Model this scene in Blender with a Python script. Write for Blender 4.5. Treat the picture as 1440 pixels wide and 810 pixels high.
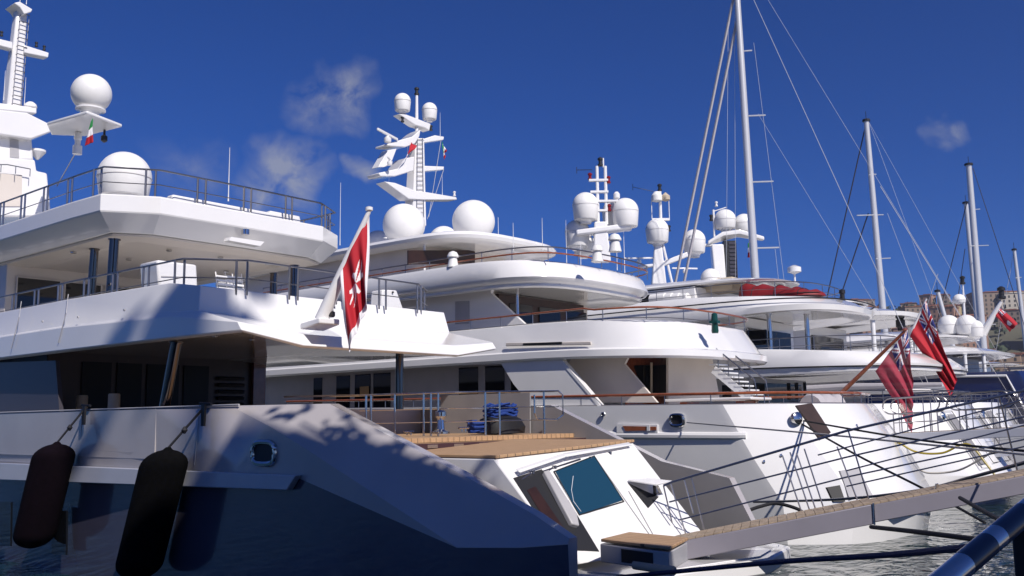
import bpy, bmesh, math, random
from mathutils import Vector, Matrix, noise
random.seed(7)
R = math.radians
scene = bpy.context.scene
for o in list(bpy.data.objects): bpy.data.objects.remove(o)
col = scene.collection
# ------------------------------------------------------------------ camera
# world axes: X runs along the quay (away from the camera), Y points from the sterns to the bows, Z up, water at 0
F_PX, TH, PITCH, ROLL, EYE = 1353.0, R(39.9), R(7.8), R(0.7), 3.0
cf = Vector((math.cos(TH)*math.cos(PITCH), math.sin(TH)*math.cos(PITCH), math.sin(PITCH)))
cr0 = Vector((math.sin(TH), -math.cos(TH), 0)); cu0 = cr0.cross(cf)
cr = cr0*math.cos(ROLL)-cu0*math.sin(ROLL); cu = cu0*math.cos(ROLL)+cr0*math.sin(ROLL)
cam = bpy.data.objects.new('camera', bpy.data.cameras.new('camera')); col.objects.link(cam)
m = Matrix.Identity(4)
for i in range(3): m[i][0], m[i][1], m[i][2] = cr[i], cu[i], -cf[i]
m[2][3] = EYE
cam.matrix_world = m
cam.data.sensor_width = 36; cam.data.lens = F_PX/1440*36
cam.data.clip_start = 0.1; cam.data.clip_end = 20000
scene.camera = cam
# ------------------------------------------------------------------ light
SUN_EL, SUN_OFF = R(42), R(18)          # off the stern axis, towards the camera side
sunv = Vector((-math.sin(SUN_OFF)*math.cos(SUN_EL), -math.cos(SUN_OFF)*math.cos(SUN_EL), math.sin(SUN_EL)))
sl = bpy.data.lights.new('sun', 'SUN'); sl.energy = 5.0; sl.angle = R(0.53); sl.color = (1.0, 0.94, 0.88)
so = bpy.data.objects.new('sun', sl); col.objects.link(so); so.rotation_euler = sunv.to_track_quat('Z', 'Y').to_euler()
world = bpy.data.worlds.new('World'); scene.world = world; world.use_nodes = True
wn, wl = world.node_tree.nodes, world.node_tree.links
for n in list(wn): wn.remove(n)
wo = wn.new('ShaderNodeOutputWorld'); bg = wn.new('ShaderNodeBackground'); sky = wn.new('ShaderNodeTexSky')
sky.sky_type = 'NISHITA'; sky.sun_disc = False; sky.sun_elevation = SUN_EL
sky.sun_rotation = math.atan2(sunv.x, sunv.y)
sky.air_density = 0.85; sky.dust_density = 0.25; sky.ozone_density = 4.5; sky.altitude = 0
bg.inputs['Strength'].default_value = 0.05
scene.view_settings.view_transform = 'Standard'; scene.view_settings.look = 'None'
scene.view_settings.exposure = 0.0; scene.view_settings.gamma = 1.0

def pxdir(px, py):
    return (cf + cr*((px-720)/F_PX) - cu*((py-405)/F_PX))
# small wisps of cloud, fixed in the sky by direction
geo = wn.new('ShaderNodeNewGeometry')
def wmath(op, a, b=None, c=None):
    n = wn.new('ShaderNodeMath'); n.operation = op
    for i, v in enumerate((a, b, c)):
        if v is None: continue
        if hasattr(v, 'is_output'): wl.new(v, n.inputs[i])
        else: n.inputs[i].default_value = v
    return n.outputs[0]
tc = wn.new('ShaderNodeTexCoord')
nz = wn.new('ShaderNodeTexNoise'); nz.inputs['Scale'].default_value = 22; nz.inputs['Detail'].default_value = 8; nz.inputs['Roughness'].default_value = 0.62; nz.inputs['Distortion'].default_value = .6
wl.new(tc.outputs['Generated'], nz.inputs['Vector'])
wp = wn.new('ShaderNodeTexNoise'); wp.inputs['Scale'].default_value = 13; wp.inputs['Detail'].default_value = 4
wl.new(tc.outputs['Generated'], wp.inputs['Vector'])
wv = wn.new('ShaderNodeVectorMath'); wv.operation = 'MULTIPLY_ADD'; wl.new(wp.outputs['Color'], wv.inputs[0]); wv.inputs[1].default_value = (.10, .10, .10); wl.new(tc.outputs['Generated'], wv.inputs[2])
wv2 = wn.new('ShaderNodeVectorMath'); wv2.operation = 'SUBTRACT'; wl.new(wv.outputs[0], wv2.inputs[0]); wv2.inputs[1].default_value = (.05, .05, .05)
acc = None
for (px, py, rad, amt) in ((482, 112, 60, 1.0), (440, 132, 50, .8), (425, 160, 36, .5), (400, 248, 62, 1.0), (372, 268, 60, .7), (486, 234, 28, .9), (1338, 192, 30, .9), (1322, 204, 24, .8), (262, 240, 60, .3)):
    d = pxdir(px, py).normalized()
    vd = wn.new('ShaderNodeVectorMath'); vd.operation = 'DISTANCE'
    wl.new(wv2.outputs[0], vd.inputs[0]); vd.inputs[1].default_value = d
    s = wmath('SUBTRACT', 1.0, wmath('DIVIDE', vd.outputs['Value'], rad/F_PX))
    s = wmath('MULTIPLY', wmath('MAXIMUM', s, 0.0), amt)
    acc = s if acc is None else wmath('MAXIMUM', acc, s)
cl = wmath('MULTIPLY', acc, wmath('MAXIMUM', wmath('MULTIPLY', wmath('SUBTRACT', nz.outputs['Fac'], 0.33), 3.6), 0.0))
cl = wmath('MINIMUM', wmath('MULTIPLY', cl, .85), 0.62)
mix = wn.new('ShaderNodeMix'); mix.data_type = 'RGBA'
wl.new(cl, mix.inputs['Factor']); tint = wn.new('ShaderNodeMix'); tint.data_type = 'RGBA'; tint.blend_type = 'MULTIPLY'; tint.inputs['Factor'].default_value = 1; tint.inputs[7].default_value = (.26, .64, 1.48, 1); wl.new(sky.outputs['Color'], tint.inputs[6]); wl.new(tint.outputs[2], mix.inputs[6]); mix.inputs[7].default_value = (8.0, 8.2, 9.0, 1)
wl.new(mix.outputs[2], bg.inputs['Color']); wl.new(bg.outputs['Background'], wo.inputs['Surface'])

# ------------------------------------------------------------------ materials
MATS = {}
def mat(name, color, rough=0.5, metal=0.0, coat=0.0, var=0.0, vscale=2.0, bump=0.0, bscale=30.0, trans=0.0, alpha=None, spec=None):
    if name in MATS: return MATS[name]
    M = bpy.data.materials.new(name); M.use_nodes = True; nt = M.node_tree; b = nt.nodes['Principled BSDF']
    b.inputs['Base Color'].default_value = (*color, 1); b.inputs['Roughness'].default_value = rough; b.inputs['Metallic'].default_value = metal
    b.inputs['Coat Weight'].default_value = coat; b.inputs['Coat Roughness'].default_value = 0.04
    b.inputs['Transmission Weight'].default_value = trans
    if alpha is not None: b.inputs['Alpha'].default_value = alpha
    if spec is not None: b.inputs['Specular IOR Level'].default_value = spec
    t = nt.nodes.new('ShaderNodeTexCoord')
    if var:
        n = nt.nodes.new('ShaderNodeTexNoise'); n.inputs['Scale'].default_value = vscale; n.inputs['Detail'].default_value = 5
        nt.links.new(t.outputs['Object'], n.inputs['Vector'])
        r = nt.nodes.new('ShaderNodeMapRange'); r.inputs[1].default_value = .3; r.inputs[2].default_value = .7; r.inputs[3].default_value = 1-var; r.inputs[4].default_value = 1+var*.4
        nt.links.new(n.outputs['Fac'], r.inputs[0])
        x = nt.nodes.new('ShaderNodeVectorMath'); x.operation = 'SCALE'; x.inputs[0].default_value = color
        nt.links.new(r.outputs[0], x.inputs['Scale']); nt.links.new(x.outputs[0], b.inputs['Base Color'])
    if bump:
        n = nt.nodes.new('ShaderNodeTexNoise'); n.inputs['Scale'].default_value = bscale; n.inputs['Detail'].default_value = 3
        nt.links.new(t.outputs['Object'], n.inputs['Vector'])
        bp = nt.nodes.new('ShaderNodeBump'); bp.inputs['Strength'].default_value = bump; bp.inputs['Distance'].default_value = .02
        nt.links.new(n.outputs['Fac'], bp.inputs['Height']); nt.links.new(bp.outputs[0], b.inputs['Normal'])
    MATS[name] = M; return M
WHITE = mat('white gelcoat', (.80, .79, .78), .16, coat=.7, var=.03, vscale=.9, bump=.05, bscale=1.2)
DOME = mat('radome white', (.80, .79, .77), .38, var=.05, vscale=1.5)
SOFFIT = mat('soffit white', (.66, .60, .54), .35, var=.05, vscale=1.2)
HULLW = mat('pale grey upper hull', (.45, .42, .42), .2, coat=.5, var=.10, vscale=.6, bump=.2, bscale=.8)
HULLD = mat('dark slate lower hull', (.075, .072, .105), .16, coat=.6, var=.14, vscale=.6, bump=.25, bscale=.8)  # lower part of the nearest hull, coloured darker than its upper side
GREYW = mat('grey gelcoat', (.42, .41, .42), .3, var=.08, vscale=1.5)
INNER = mat('inner bulwark cream', (.50, .47, .45), .4, var=.08, vscale=1.5)
SILVER = mat('silver grey paint', (.48, .49, .54), .28, coat=.5, var=.04)
NAVY = mat('navy hull paint', (.008, .02, .10), .12, coat=.8)
BLUEH = mat('bright blue hull paint', (.02, .09, .42), .12, coat=.8)
GLASS = mat('tinted glass', (.006, .007, .009), .04, spec=.6)
BGLASS = mat('blue transom glass', (.012, .05, .09), .05, spec=.6)
DCHROME = mat('dark chrome pillar', (.16, .14, .13), .12, metal=1)
CHROME = mat('polished steel', (.62, .61, .60), .16, metal=1)
STEEL = mat('brushed rail steel', (.34, .33, .34), .3, metal=1)
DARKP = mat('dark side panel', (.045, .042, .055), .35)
SALG = mat('unlit saloon glass', (.003, .003, .003), .35, spec=.2)
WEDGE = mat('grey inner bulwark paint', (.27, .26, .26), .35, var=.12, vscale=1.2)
BLACK = mat('black rubber', (.012, .012, .014), .55)
BLKPLA = mat('black fittings', (.02, .02, .022), .4)
FEND = mat('purple black fender cover', (.005, .0025, .005), .95, spec=.08, var=.35, vscale=9, bump=.5, bscale=60)
FEND2 = mat('black fender cover', (.003, .003, .0035), .95, spec=.08, var=.35, vscale=9, bump=.5, bscale=60)
VARN = mat('varnished wood', (.30, .085, .035), .18, coat=.8, var=.3, vscale=6)
MAHOG = mat('mahogany', (.16, .040, .018), .22, coat=.6, var=.3, vscale=5)
DKWOOD = mat('dark interior wood', (.030, .012, .008), .4, var=.3, vscale=4)
REDC = mat('red canvas', (.22, .008, .010), .6, var=.15, vscale=3, bump=.5, bscale=4)
REDF = mat('red flag cloth', (.42, .010, .022), .8)
REDS = mat('sheer red cloth', (.36, .03, .06), .8, alpha=.8)
WHF = mat('white flag cloth', (.78, .76, .78), .75)
BLF = mat('blue flag cloth', (.018, .028, .17), .75)
GRF = mat('green flag cloth', (.01, .22, .05), .75)
GANG = mat('gangway grey paint', (.25, .235, .27), .4, var=.06)
BLUER = mat('blue rope', (.008, .04, .22), .7, bump=.6, bscale=80)
BLUEP = mat('blue painted rail', (.022, .030, .065), .3, coat=.3)
WROPE = mat('white rope', (.55, .52, .47), .8, bump=.6, bscale=80)
DBROPE = mat('dark blue rope', (.006, .02, .085), .7, bump=.6, bscale=80)
KROPE = mat('black rope', (.012, .012, .016), .8)
YHOSE = mat('yellow hose', (.32, .24, .015), .4)
SAILC = mat('pale sail cover', (.42, .40, .42), .8, bump=.6, bscale=4)
ALU = mat('mast aluminium', (.62, .62, .62), .3, metal=.3)
PURP = mat('maroon seat cloth', (.045, .016, .022), .8)
BEIGE = mat('beige cushion', (.48, .40, .30), .8)
ORANGE = mat('warm glass lamp', (.45, .28, .12), .3)
GREENB = mat('green navigation lens', (.01, .06, .05), .1)
REDL = mat('red navigation lens', (.22, .01, .01), .2)
STONE = mat('quay stone', (.30, .28, .26), .85, var=.2, vscale=1.2, bump=.4, bscale=8)
def teak():
    M = bpy.data.materials.new('teak planks'); M.use_nodes = True; nt = M.node_tree; b = nt.nodes['Principled BSDF']; L = nt.links
    t = nt.nodes.new('ShaderNodeTexCoord'); mp = nt.nodes.new('ShaderNodeMapping'); L.new(t.outputs['Object'], mp.inputs[0])
    w = nt.nodes.new('ShaderNodeTexWave'); w.wave_type = 'BANDS'; w.bands_direction = 'X'; w.wave_profile = 'SAW'; w.inputs['Scale'].default_value = 1.7; w.inputs['Distortion'].default_value = 0
    L.new(mp.outputs[0], w.inputs['Vector'])
    r = nt.nodes.new('ShaderNodeMath'); r.operation = 'GREATER_THAN'; r.inputs[1].default_value = .08; L.new(w.outputs['Fac'], r.inputs[0])
    n = nt.nodes.new('ShaderNodeTexNoise'); n.inputs['Scale'].default_value = 3; n.inputs['Detail'].default_value = 8
    mp2 = nt.nodes.new('ShaderNodeMapping'); mp2.inputs['Scale'].default_value = (8, .8, 4); L.new(t.outputs['Object'], mp2.inputs[0]); L.new(mp2.outputs[0], n.inputs['Vector'])
    cr_ = nt.nodes.new('ShaderNodeValToRGB'); cr_.color_ramp.elements[0].color = (.30, .17, .085, 1); cr_.color_ramp.elements[1].color = (.56, .37, .21, 1); L.new(n.outputs['Fac'], cr_.inputs[0])
    mx = nt.nodes.new('ShaderNodeMix'); mx.data_type = 'RGBA'; mx.inputs[6].default_value = (.06, .045, .035, 1); L.new(r.outputs[0], mx.inputs['Factor']); L.new(cr_.outputs[0], mx.inputs[7])
    L.new(mx.outputs[2], b.inputs['Base Color']); b.inputs['Roughness'].default_value = .65
    return M
TEAK = teak()
def water_mat():
    M = bpy.data.materials.new('harbour water'); M.use_nodes = True; nt = M.node_tree; b = nt.nodes['Principled BSDF']; L = nt.links
    b.inputs['Base Color'].default_value = (.004, .018, .017, 1); b.inputs['Roughness'].default_value = .03; b.inputs['IOR'].default_value = 1.33; b.inputs['Specular IOR Level'].default_value = .6
    t = nt.nodes.new('ShaderNodeTexCoord')
    h = None
    for sc, st, dist in ((.5, 1.0, 1.4), (1.3, .42, 1.0), (4.5, .05, .3)):
        mp = nt.nodes.new('ShaderNodeMapping'); mp.inputs['Scale'].default_value = (1.0, 1.5, 1); mp.inputs['Rotation'].default_value = (0, 0, R(25*sc)); L.new(t.outputs['Object'], mp.inputs[0])
        n = nt.nodes.new('ShaderNodeTexNoise'); n.inputs['Scale'].default_value = sc; n.inputs['Detail'].default_value = 2; n.inputs['Distortion'].default_value = dist; L.new(mp.outputs[0], n.inputs['Vector'])
        k = nt.nodes.new('ShaderNodeMath'); k.operation = 'MULTIPLY'; k.inputs[1].default_value = st; L.new(n.outputs['Fac'], k.inputs[0])
        if h is None: h = k.outputs[0]
        else:
            a = nt.nodes.new('ShaderNodeMath'); a.operation = 'ADD'; L.new(h, a.inputs[0]); L.new(k.outputs[0], a.inputs[1]); h = a.outputs[0]
    bp = nt.nodes.new('ShaderNodeBump'); bp.inputs['Strength'].default_value = .85; bp.inputs['Distance'].default_value = .26
    L.new(h, bp.inputs['Height']); L.new(bp.outputs[0], b.inputs['Normal'])
    return M
WATER = water_mat()

# ------------------------------------------------------------------ mesh helpers
def at(px, py, q=None, b=None, z=None):
    D = pxdir(px, py)
    t = q/D.x if q is not None else (b/D.y if b is not None else (z-EYE)/D.z)
    return Vector((0, 0, EYE)) + D*t
class MB:
    def __init__(s): s.v = []; s.f = []; s.mi = []
    def add(s, vs, fs, mi=0):
        o = len(s.v); s.v += [Vector(p) for p in vs]; s.f += [[i+o for i in f] for f in fs]; s.mi += [mi]*len(fs); return s
    def box(s, c, d, rz=0, rx=0, ry=0):
        M = Matrix.Rotation(rz, 3, 'Z') @ Matrix.Rotation(ry, 3, 'Y') @ Matrix.Rotation(rx, 3, 'X')
        vs = [Vector(c) + M @ Vector((d[0]/2*i, d[1]/2*j, d[2]/2*k)) for i in (-1, 1) for j in (-1, 1) for k in (-1, 1)]
        return s.add(vs, [(0,1,3,2),(4,6,7,5),(0,4,5,1),(2,3,7,6),(0,2,6,4),(1,5,7,3)])
    def prism(s, pts, ext):
        n = len(pts); e = Vector(ext); pts = [Vector(p) for p in pts]
        nrm = Vector((0, 0, 0))
        for i in range(n): nrm += pts[i].cross(pts[(i+1) % n])
        if nrm.dot(e) > 0: pts = pts[::-1]
        vs = pts+[p+e for p in pts]
        return s.add(vs, [list(range(n)), list(range(2*n-1, n-1, -1))]+[[(i+1) % n, i, n+i, n+(i+1) % n] for i in range(n)])
    def tube(s, path, r, n=8, r1=None, closed=False):
        P = [Vector(p) for p in path]; vs = []; fs = []; k = len(P)
        up = Vector((.13, .21, .97))
        for i, p in enumerate(P):
            if closed: t = P[(i+1) % k]-P[i-1]
            else: t = (P[min(i+1, k-1)]-P[max(i-1, 0)])
            t.normalize(); a = t.cross(up)
            if a.length < .05: a = t.cross(Vector((1, 0, 0)))
            a.normalize(); b = t.cross(a)
            rr = r if r1 is None else r+(r1-r)*i/(k-1)
            vs += [p+a*(rr*math.cos(6.28318*j/n))+b*(rr*math.sin(6.28318*j/n)) for j in range(n)]
        m = k if closed else k-1
        for i in range(m):
            for j in range(n):
                a, b_ = i*n+j, i*n+(j+1) % n; c, d = ((i+1) % k)*n+j, ((i+1) % k)*n+(j+1) % n
                fs.append((a, b_, d, c))
        if not closed: fs += [list(range(n))[::-1], list(range((k-1)*n, k*n))]
        return s.add(vs, fs)
    def lathe(s, c, prof, n=32, axis=None):
        c = Vector(c); vs = []; fs = []
        Q = Vector(axis).normalized().to_track_quat('Z', 'Y').to_matrix() if axis else Matrix.Identity(3)
        for (r, z) in prof:
            vs += [c+Q @ Vector((r*math.cos(6.28318*j/n), r*math.sin(6.28318*j/n), z)) for j in range(n)]
        k = len(prof)
        for i in range(k-1):
            for j in range(n): fs.append((i*n+j, i*n+(j+1) % n, (i+1)*n+(j+1) % n, (i+1)*n+j))
        fs += [list(range(n))[::-1], list(range((k-1)*n, k*n))]
        return s.add(vs, fs)
    def loft(s, rings, cap=True):
        n = len(rings[0]); vs = [p for r_ in rings for p in r_]; fs = []
        for i in range(len(rings)-1):
            for j in range(n): fs.append((i*n+j, i*n+(j+1) % n, (i+1)*n+(j+1) % n, (i+1)*n+j))
        if cap: fs += [list(range(n))[::-1], list(range((len(rings)-1)*n, len(rings)*n))]
        return s.add(vs, fs)
    def build(s, name, material, parent=None, bevel=0, angle=32, smooth=True, loc=None, solid=0):
        root = parent
        while root is not None and root.parent is not None: root = root.parent
        if root is not None: o0 = Vector(root.location)
        elif loc is not None: o0 = Vector(loc)
        else:
            o0 = Vector((sum(p.x for p in s.v)/len(s.v), sum(p.y for p in s.v)/len(s.v), min(p.z for p in s.v)))
        me = bpy.data.meshes.new(name); me.from_pydata([p-o0 for p in s.v], [], s.f)
        mats = material if isinstance(material, (list, tuple)) else [material]
        for x in mats: me.materials.append(x)
        if len(mats) > 1: me.polygons.foreach_set('material_index', s.mi)
        me.update(); me.validate()
        bm = bmesh.new(); bm.from_mesh(me); bmesh.ops.recalc_face_normals(bm, faces=bm.faces); bm.to_mesh(me); bm.free()
        if smooth:
            me.shade_smooth(); me.set_sharp_from_angle(angle=R(angle))
        ob = bpy.data.objects.new(name, me); col.objects.link(ob)
        if parent is not None: ob.parent = parent
        else: ob.location = o0
        if bevel:
            md = ob.modifiers.new('bevel', 'BEVEL'); md.width = bevel; md.segments = 2; md.limit_method = 'ANGLE'; md.angle_limit = R(35); md.harden_normals = False
        if solid:
            md = ob.modifiers.new('solid', 'SOLIDIFY'); md.thickness = solid
        return ob
def tag(o, label, cat, group=None, kind=None):
    if label: o['label'] = label
    if cat: o['category'] = cat
    if group: o['group'] = group
    if kind: o['kind'] = kind
    return o
def thing(name, label, cat, loc, group=None):
    o = bpy.data.objects.new(name, None); col.objects.link(o); o.location = loc; o.empty_display_size = .3
    return tag(o, label, cat, group)

def chaikin(P, it):
    for _ in range(it):
        Q = [P[0]]
        for a, b in zip(P[:-1], P[1:]):
            Q.append(tuple(x*.75+y*.25 for x, y in zip(a, b))); Q.append(tuple(x*.25+y*.75 for x, y in zip(a, b)))
        Q.append(P[-1]); P = Q
    return P
def half_rings(half, qc, levels, ba, bs):
    """half: (b, w, e) from the stern centre forward; levels: (inset, z) or (inset, z, forward shift at the stern, z at the stern)."""
    n = len(half); N = []
    for i in range(n):
        p = half[i-1] if i else (half[1][0], -half[1][1]); q = half[i+1] if i < n-1 else (half[-1][0]+.01, half[-1][1]) if half[-1][1] > .2 else (half[-2][0], -half[-2][1])
        t = Vector((q[0]-p[0], q[1]-p[1])); t.normalize(); N.append(Vector((-t.y, t.x)))       # outward = (-dw, db)
    rings = []
    for lv in levels:
        near, far = [], []
        for (b, w, e), nn in zip(half, N):
            k = min(1, max(0, (bs-b)/(bs-ba))) if len(lv) > 2 else 0
            k = k*k*(3-2*k)
            ins = lv[0]; z = lv[1]+((lv[3]-lv[1])*k if len(lv) > 2 else 0)
            z += e*(lv[4] if len(lv) > 4 else 1)
            sh = (lv[2]*k if len(lv) > 2 else 0)
            bb, ww = b-nn.x*ins+sh, max(0.002, w-nn.y*ins) if w > 0 else 0
            near.append(Vector((qc-ww, bb, z))); far.append(Vector((qc+ww, bb, z)))
        rings.append(near[::-1]+(far[1:] if half[0][1] == 0 else far))
    return rings
def ctrl(pts, it=0): return chaikin([(p[0], p[1], p[2] if len(p) > 2 else 0) for p in pts], it)
def band(mb, pts, qc, levels, ba=0, bs=1, it=0): return mb.loft(half_rings(ctrl(pts, it), qc, levels, ba, bs))
def resample(P, step):
    P = [Vector(p) for p in P]; out = [P[0]]; acc = 0
    total = sum((b-a).length for a, b in zip(P[:-1], P[1:])); n = max(1, round(total/step)); tgt = [total*i/n for i in range(1, n+1)]
    d = 0; ti = 0
    for a, b in zip(P[:-1], P[1:]):
        L = (b-a).length
        while ti < n and tgt[ti] <= d+L+1e-6:
            out.append(a.lerp(b, (tgt[ti]-d)/max(L, 1e-6))); ti += 1
        d += L
    return out
def rail(mb, path, h, step=1.5, bars=(.5,), r=.022, rb=.012, pr=.02, pair=0, top=True, rake=0, sides=8):
    P = [Vector(p) for p in path]
    if top: mb.tube([p+Vector((0, 0, h)) for p in P], r, sides)
    for k in bars: mb.tube([p+Vector((0, 0, h*k)) for p in P], rb, 6)
    rs = resample(P, step)
    for i, p in enumerate(rs):
        t = (rs[min(i+1, len(rs)-1)]-rs[max(i-1, 0)]).normalized()
        for o in ((-pair/2, pair/2) if pair else (0,)):
            q = p+t*o; mb.tube([q+Vector((0, 0, -.03)), q+Vector((0, 0, h))], pr, 6)
def edge(pts, qc, ins, z, it=0, sl=(0, 1), fn=None):
    """path along a band's rim, near bow to far bow, cut to the fraction sl."""
    r_ = half_rings(ctrl(pts, it), qc, [(ins, z)], 0, 1)[0]
    n = len(r_); return [Vector(p) for p in r_[int(n*sl[0]):max(2, int(n*sl[1]))]]
def dome_prof(r, hb, taper=.9, k=14, flat=1.0):
    """cylindrical skirt of height hb under a hemisphere of radius r"""
    pr = [(r*taper*.96, 0), (r*taper, .03), (r, hb)]
    for i in range(1, k+1):
        a = math.pi/2*i/k; pr.append((max(r*math.cos(a), .002), hb+r*flat*math.sin(a)))
    return pr
def ball_prof(r, cut=.55, k=22):
    a0 = -math.pi/2+cut; return [(max(r*math.cos(a0+(math.pi/2-a0)*i/k), .002), r*math.sin(a0+(math.pi/2-a0)*i/k)-r*math.sin(a0)) for i in range(k+1)]
def radome(parent, c, r, kind='dome', hb=.4, ped=.25, name='radome'):
    """c: centre of the underside of the shell"""
    mb = MB()
    if kind == 'ball': mb.lathe(c, ball_prof(r))
    else: mb.lathe(c, dome_prof(r, hb))
    o = mb.build(name, DOME, parent, angle=50)
    p = MB(); c = Vector(c)
    p.lathe(c-Vector((0, 0, ped)), [(r*.42, 0), (r*.42, ped*.3), (r*.55, ped*.8), (r*.74, ped-.03), (r*.74, ped+.02)], 24); p.build('pedestal', WHITE, o, angle=50)
    if kind == 'ball':      # moulded panel seam
        s_ = MB(); R0 = r*1.004; zc = -r*math.sin(-math.pi/2+.55)
        s_.tube([c+Vector((R0*math.cos(a)*-.55, R0*math.cos(a)*.83, zc+R0*math.sin(a))) for a in [(-1.0+2.5*i/24) for i in range(25)]], .012, 5); s_.build('seam', INNER, o)
    else:
        s_ = MB(); s_.tube([c+Vector((math.cos(a)*r*1.003, math.sin(a)*r*1.003, hb*.96)) for a in [6.2832*i/32 for i in range(32)]], .011, 5, closed=True); s_.build('seam', INNER, o)
    return o
def whip(parent, p, h, r=.02):
    mb = MB(); mb.tube([p, Vector(p)+Vector((0, 0, h*.12)), Vector(p)+Vector((0, 0, h))], r*1.6, 6, r1=r*.5); mb.build('whip_antenna', WHITE, parent)
def pillar(parent, a, b, r=.11, m_=None):
    mb = MB(); a = Vector(a); b = Vector(b); mb.tube([a, b], r, 20); mb.tube([b-(b-a)*.02, b-(b-a)*.001], r*1.3, 20); mb.build('pillar', m_ or DCHROME, parent)
def radar(parent, c, L=1.6, ang=0, s=1):
    c = Vector(c); g = MB(); g.lathe(c, [(.16*s, 0), (.18*s, .05*s), (.18*s, .2*s), (.09*s, .27*s), (.09*s, .32*s)], 20); o = g.build('radar_gearbox', WHITE, parent)
    a = MB(); a.box(c+Vector((0, 0, .39*s)), (L, .09*s, .13*s), rz=ang); a.build('scanner_bar', WHITE, o, bevel=.02)
def navlight(parent, c, s=1, m_=None):
    mb = MB(); mb.lathe(c, [(.07*s, 0), (.09*s, .02*s), (.09*s, .07*s), (.06*s, .08*s), (.06*s, .2*s), (.09*s, .21*s), (.09*s, .27*s), (.03*s, .31*s)], 14); mb.build('navigation_light', m_ or BLKPLA, parent)
def windows(parent, quads, ext, frame=None, m_=None, name='window'):
    for qd in quads:
        mb = MB(); mb.prism(qd, ext); mb.build(name, m_ or GLASS, parent, smooth=False)
def pw(pts, **k): return [at(x, y, **k) for x, y in pts]
def panel(parent, name, material, pts, ext, bevel=0, **k):
    mb = MB(); mb.prism(pw(pts, **k), ext); return mb.build(name, material, parent, bevel=bevel)
def slot_frame(parent, name, c, w, h, r, material, n=28, axis='X', inner=None):
    """rounded oval ring lying in a hull side plane (normal along X)"""
    c = Vector(c); P = []
    for i in range(n):
        a = 6.28318*i/n; x = abs(math.cos(a))**.6*(1 if math.cos(a) > 0 else -1)*w/2; z = abs(math.sin(a))**.6*(1 if math.sin(a) > 0 else -1)*h/2
        P.append(c+(Vector((0, x, z)) if axis == 'X' else Vector((x, 0, z))))
    mb = MB(); mb.tube(P, r, 8, closed=True); o = mb.build(name, material, parent)
    g = MB(); g.prism(P, Vector((.02, 0, 0)) if axis == 'X' else Vector((0, .02, 0))); g.build('opening', inner or BLACK, o)
    return o

# ================================================================== setting
def grid(name, x0, x1, y0, y1, z, material):
    mb = MB(); mb.add([(x0, y0, z), (x1, y0, z), (x1, y1, z), (x0, y1, z)], [(0, 1, 2, 3)]); return mb.build(name, material, loc=(0, 0, z), smooth=False)
w = grid('water', -900, 3000, -900, 3000, -.85, WATER); tag(w, None, None, kind='structure')
mb = MB(); mb.box((60, -12, -.4), (400, 28.4, 3.5)); q_ = mb.build('quay', STONE, bevel=.05); tag(q_, None, None, kind='structure')

# hillside behind the harbour
HILL = mat('scrub hillside', (.10, .095, .06), .9, var=.5, vscale=.02, bump=.6, bscale=.1)
def hill_h(x, y):
    """height of the town hill at a world position"""
    D = Vector((x, y)).length; a = math.atan2(y, x)             # a = 40 deg is straight ahead
    d = max(0, min(1, (D-480)/420)); d = d*d*(3-2*d)
    az = math.degrees(TH-a)                                      # to the right of the view axis
    side = max(0, min(1, (az+25)/38))
    return (88*side*d + 5*noise.noise(Vector((x/90, y/90, 0)))*d*2)
mb = MB(); n1, n2 = 60, 30; vs = []
for i in range(n1+1):
    a = TH-R(-40+85*i/n1)
    for j in range(n2+1):
        D = 470+900*j/n2; x, y = D*math.cos(a), D*math.sin(a); vs.append((x, y, hill_h(x, y)-.6 if j else -2))
mb.add(vs, [(i*(n2+1)+j, (i+1)*(n2+1)+j, (i+1)*(n2+1)+j+1, i*(n2+1)+j+1) for i in range(n1) for j in range(n2)])
tag(mb.build('hills', HILL, loc=(0, 0, 0)), None, None, kind='structure')
def facade_mat(name, c1, c2, sx=3.4, sz=3.3):
    M = bpy.data.materials.new(name); M.use_nodes = True; nt = M.node_tree; b = nt.nodes['Principled BSDF']; L = nt.links
    b.inputs['Roughness'].default_value = .85
    n = nt.nodes.new('ShaderNodeTexNoise'); n.inputs['Scale'].default_value = .08
    t = nt.nodes.new('ShaderNodeTexCoord'); L.new(t.outputs['Object'], n.inputs['Vector'])
    mx = nt.nodes.new('ShaderNodeMix'); mx.data_type = 'RGBA'; mx.inputs[6].default_value = (*c1, 1); mx.inputs[7].default_value = (*c2, 1)
    L.new(n.outputs['Fac'], mx.inputs['Factor']); L.new(mx.outputs[2], b.inputs['Base Color']); return M
FAC = [facade_mat('ochre render', (.34, .23, .15), (.40, .29, .19)), facade_mat('terracotta render', (.30, .17, .12), (.36, .21, .15)),
       facade_mat('cream render', (.46, .41, .34), (.50, .45, .38)), facade_mat('brown render', (.24, .18, .14), (.30, .23, .18)), facade_mat('pale yellow render', (.50, .38, .20), (.54, .42, .25))]
ROOF = mat('roof tiles', (.25, .10, .06), .9, var=.3, vscale=.3)
SHUT = mat('dark window shutter', (.05, .045, .04), .6)
FNAME = ['ochre', 'terracotta', 'cream', 'brown', 'pale yellow']
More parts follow.
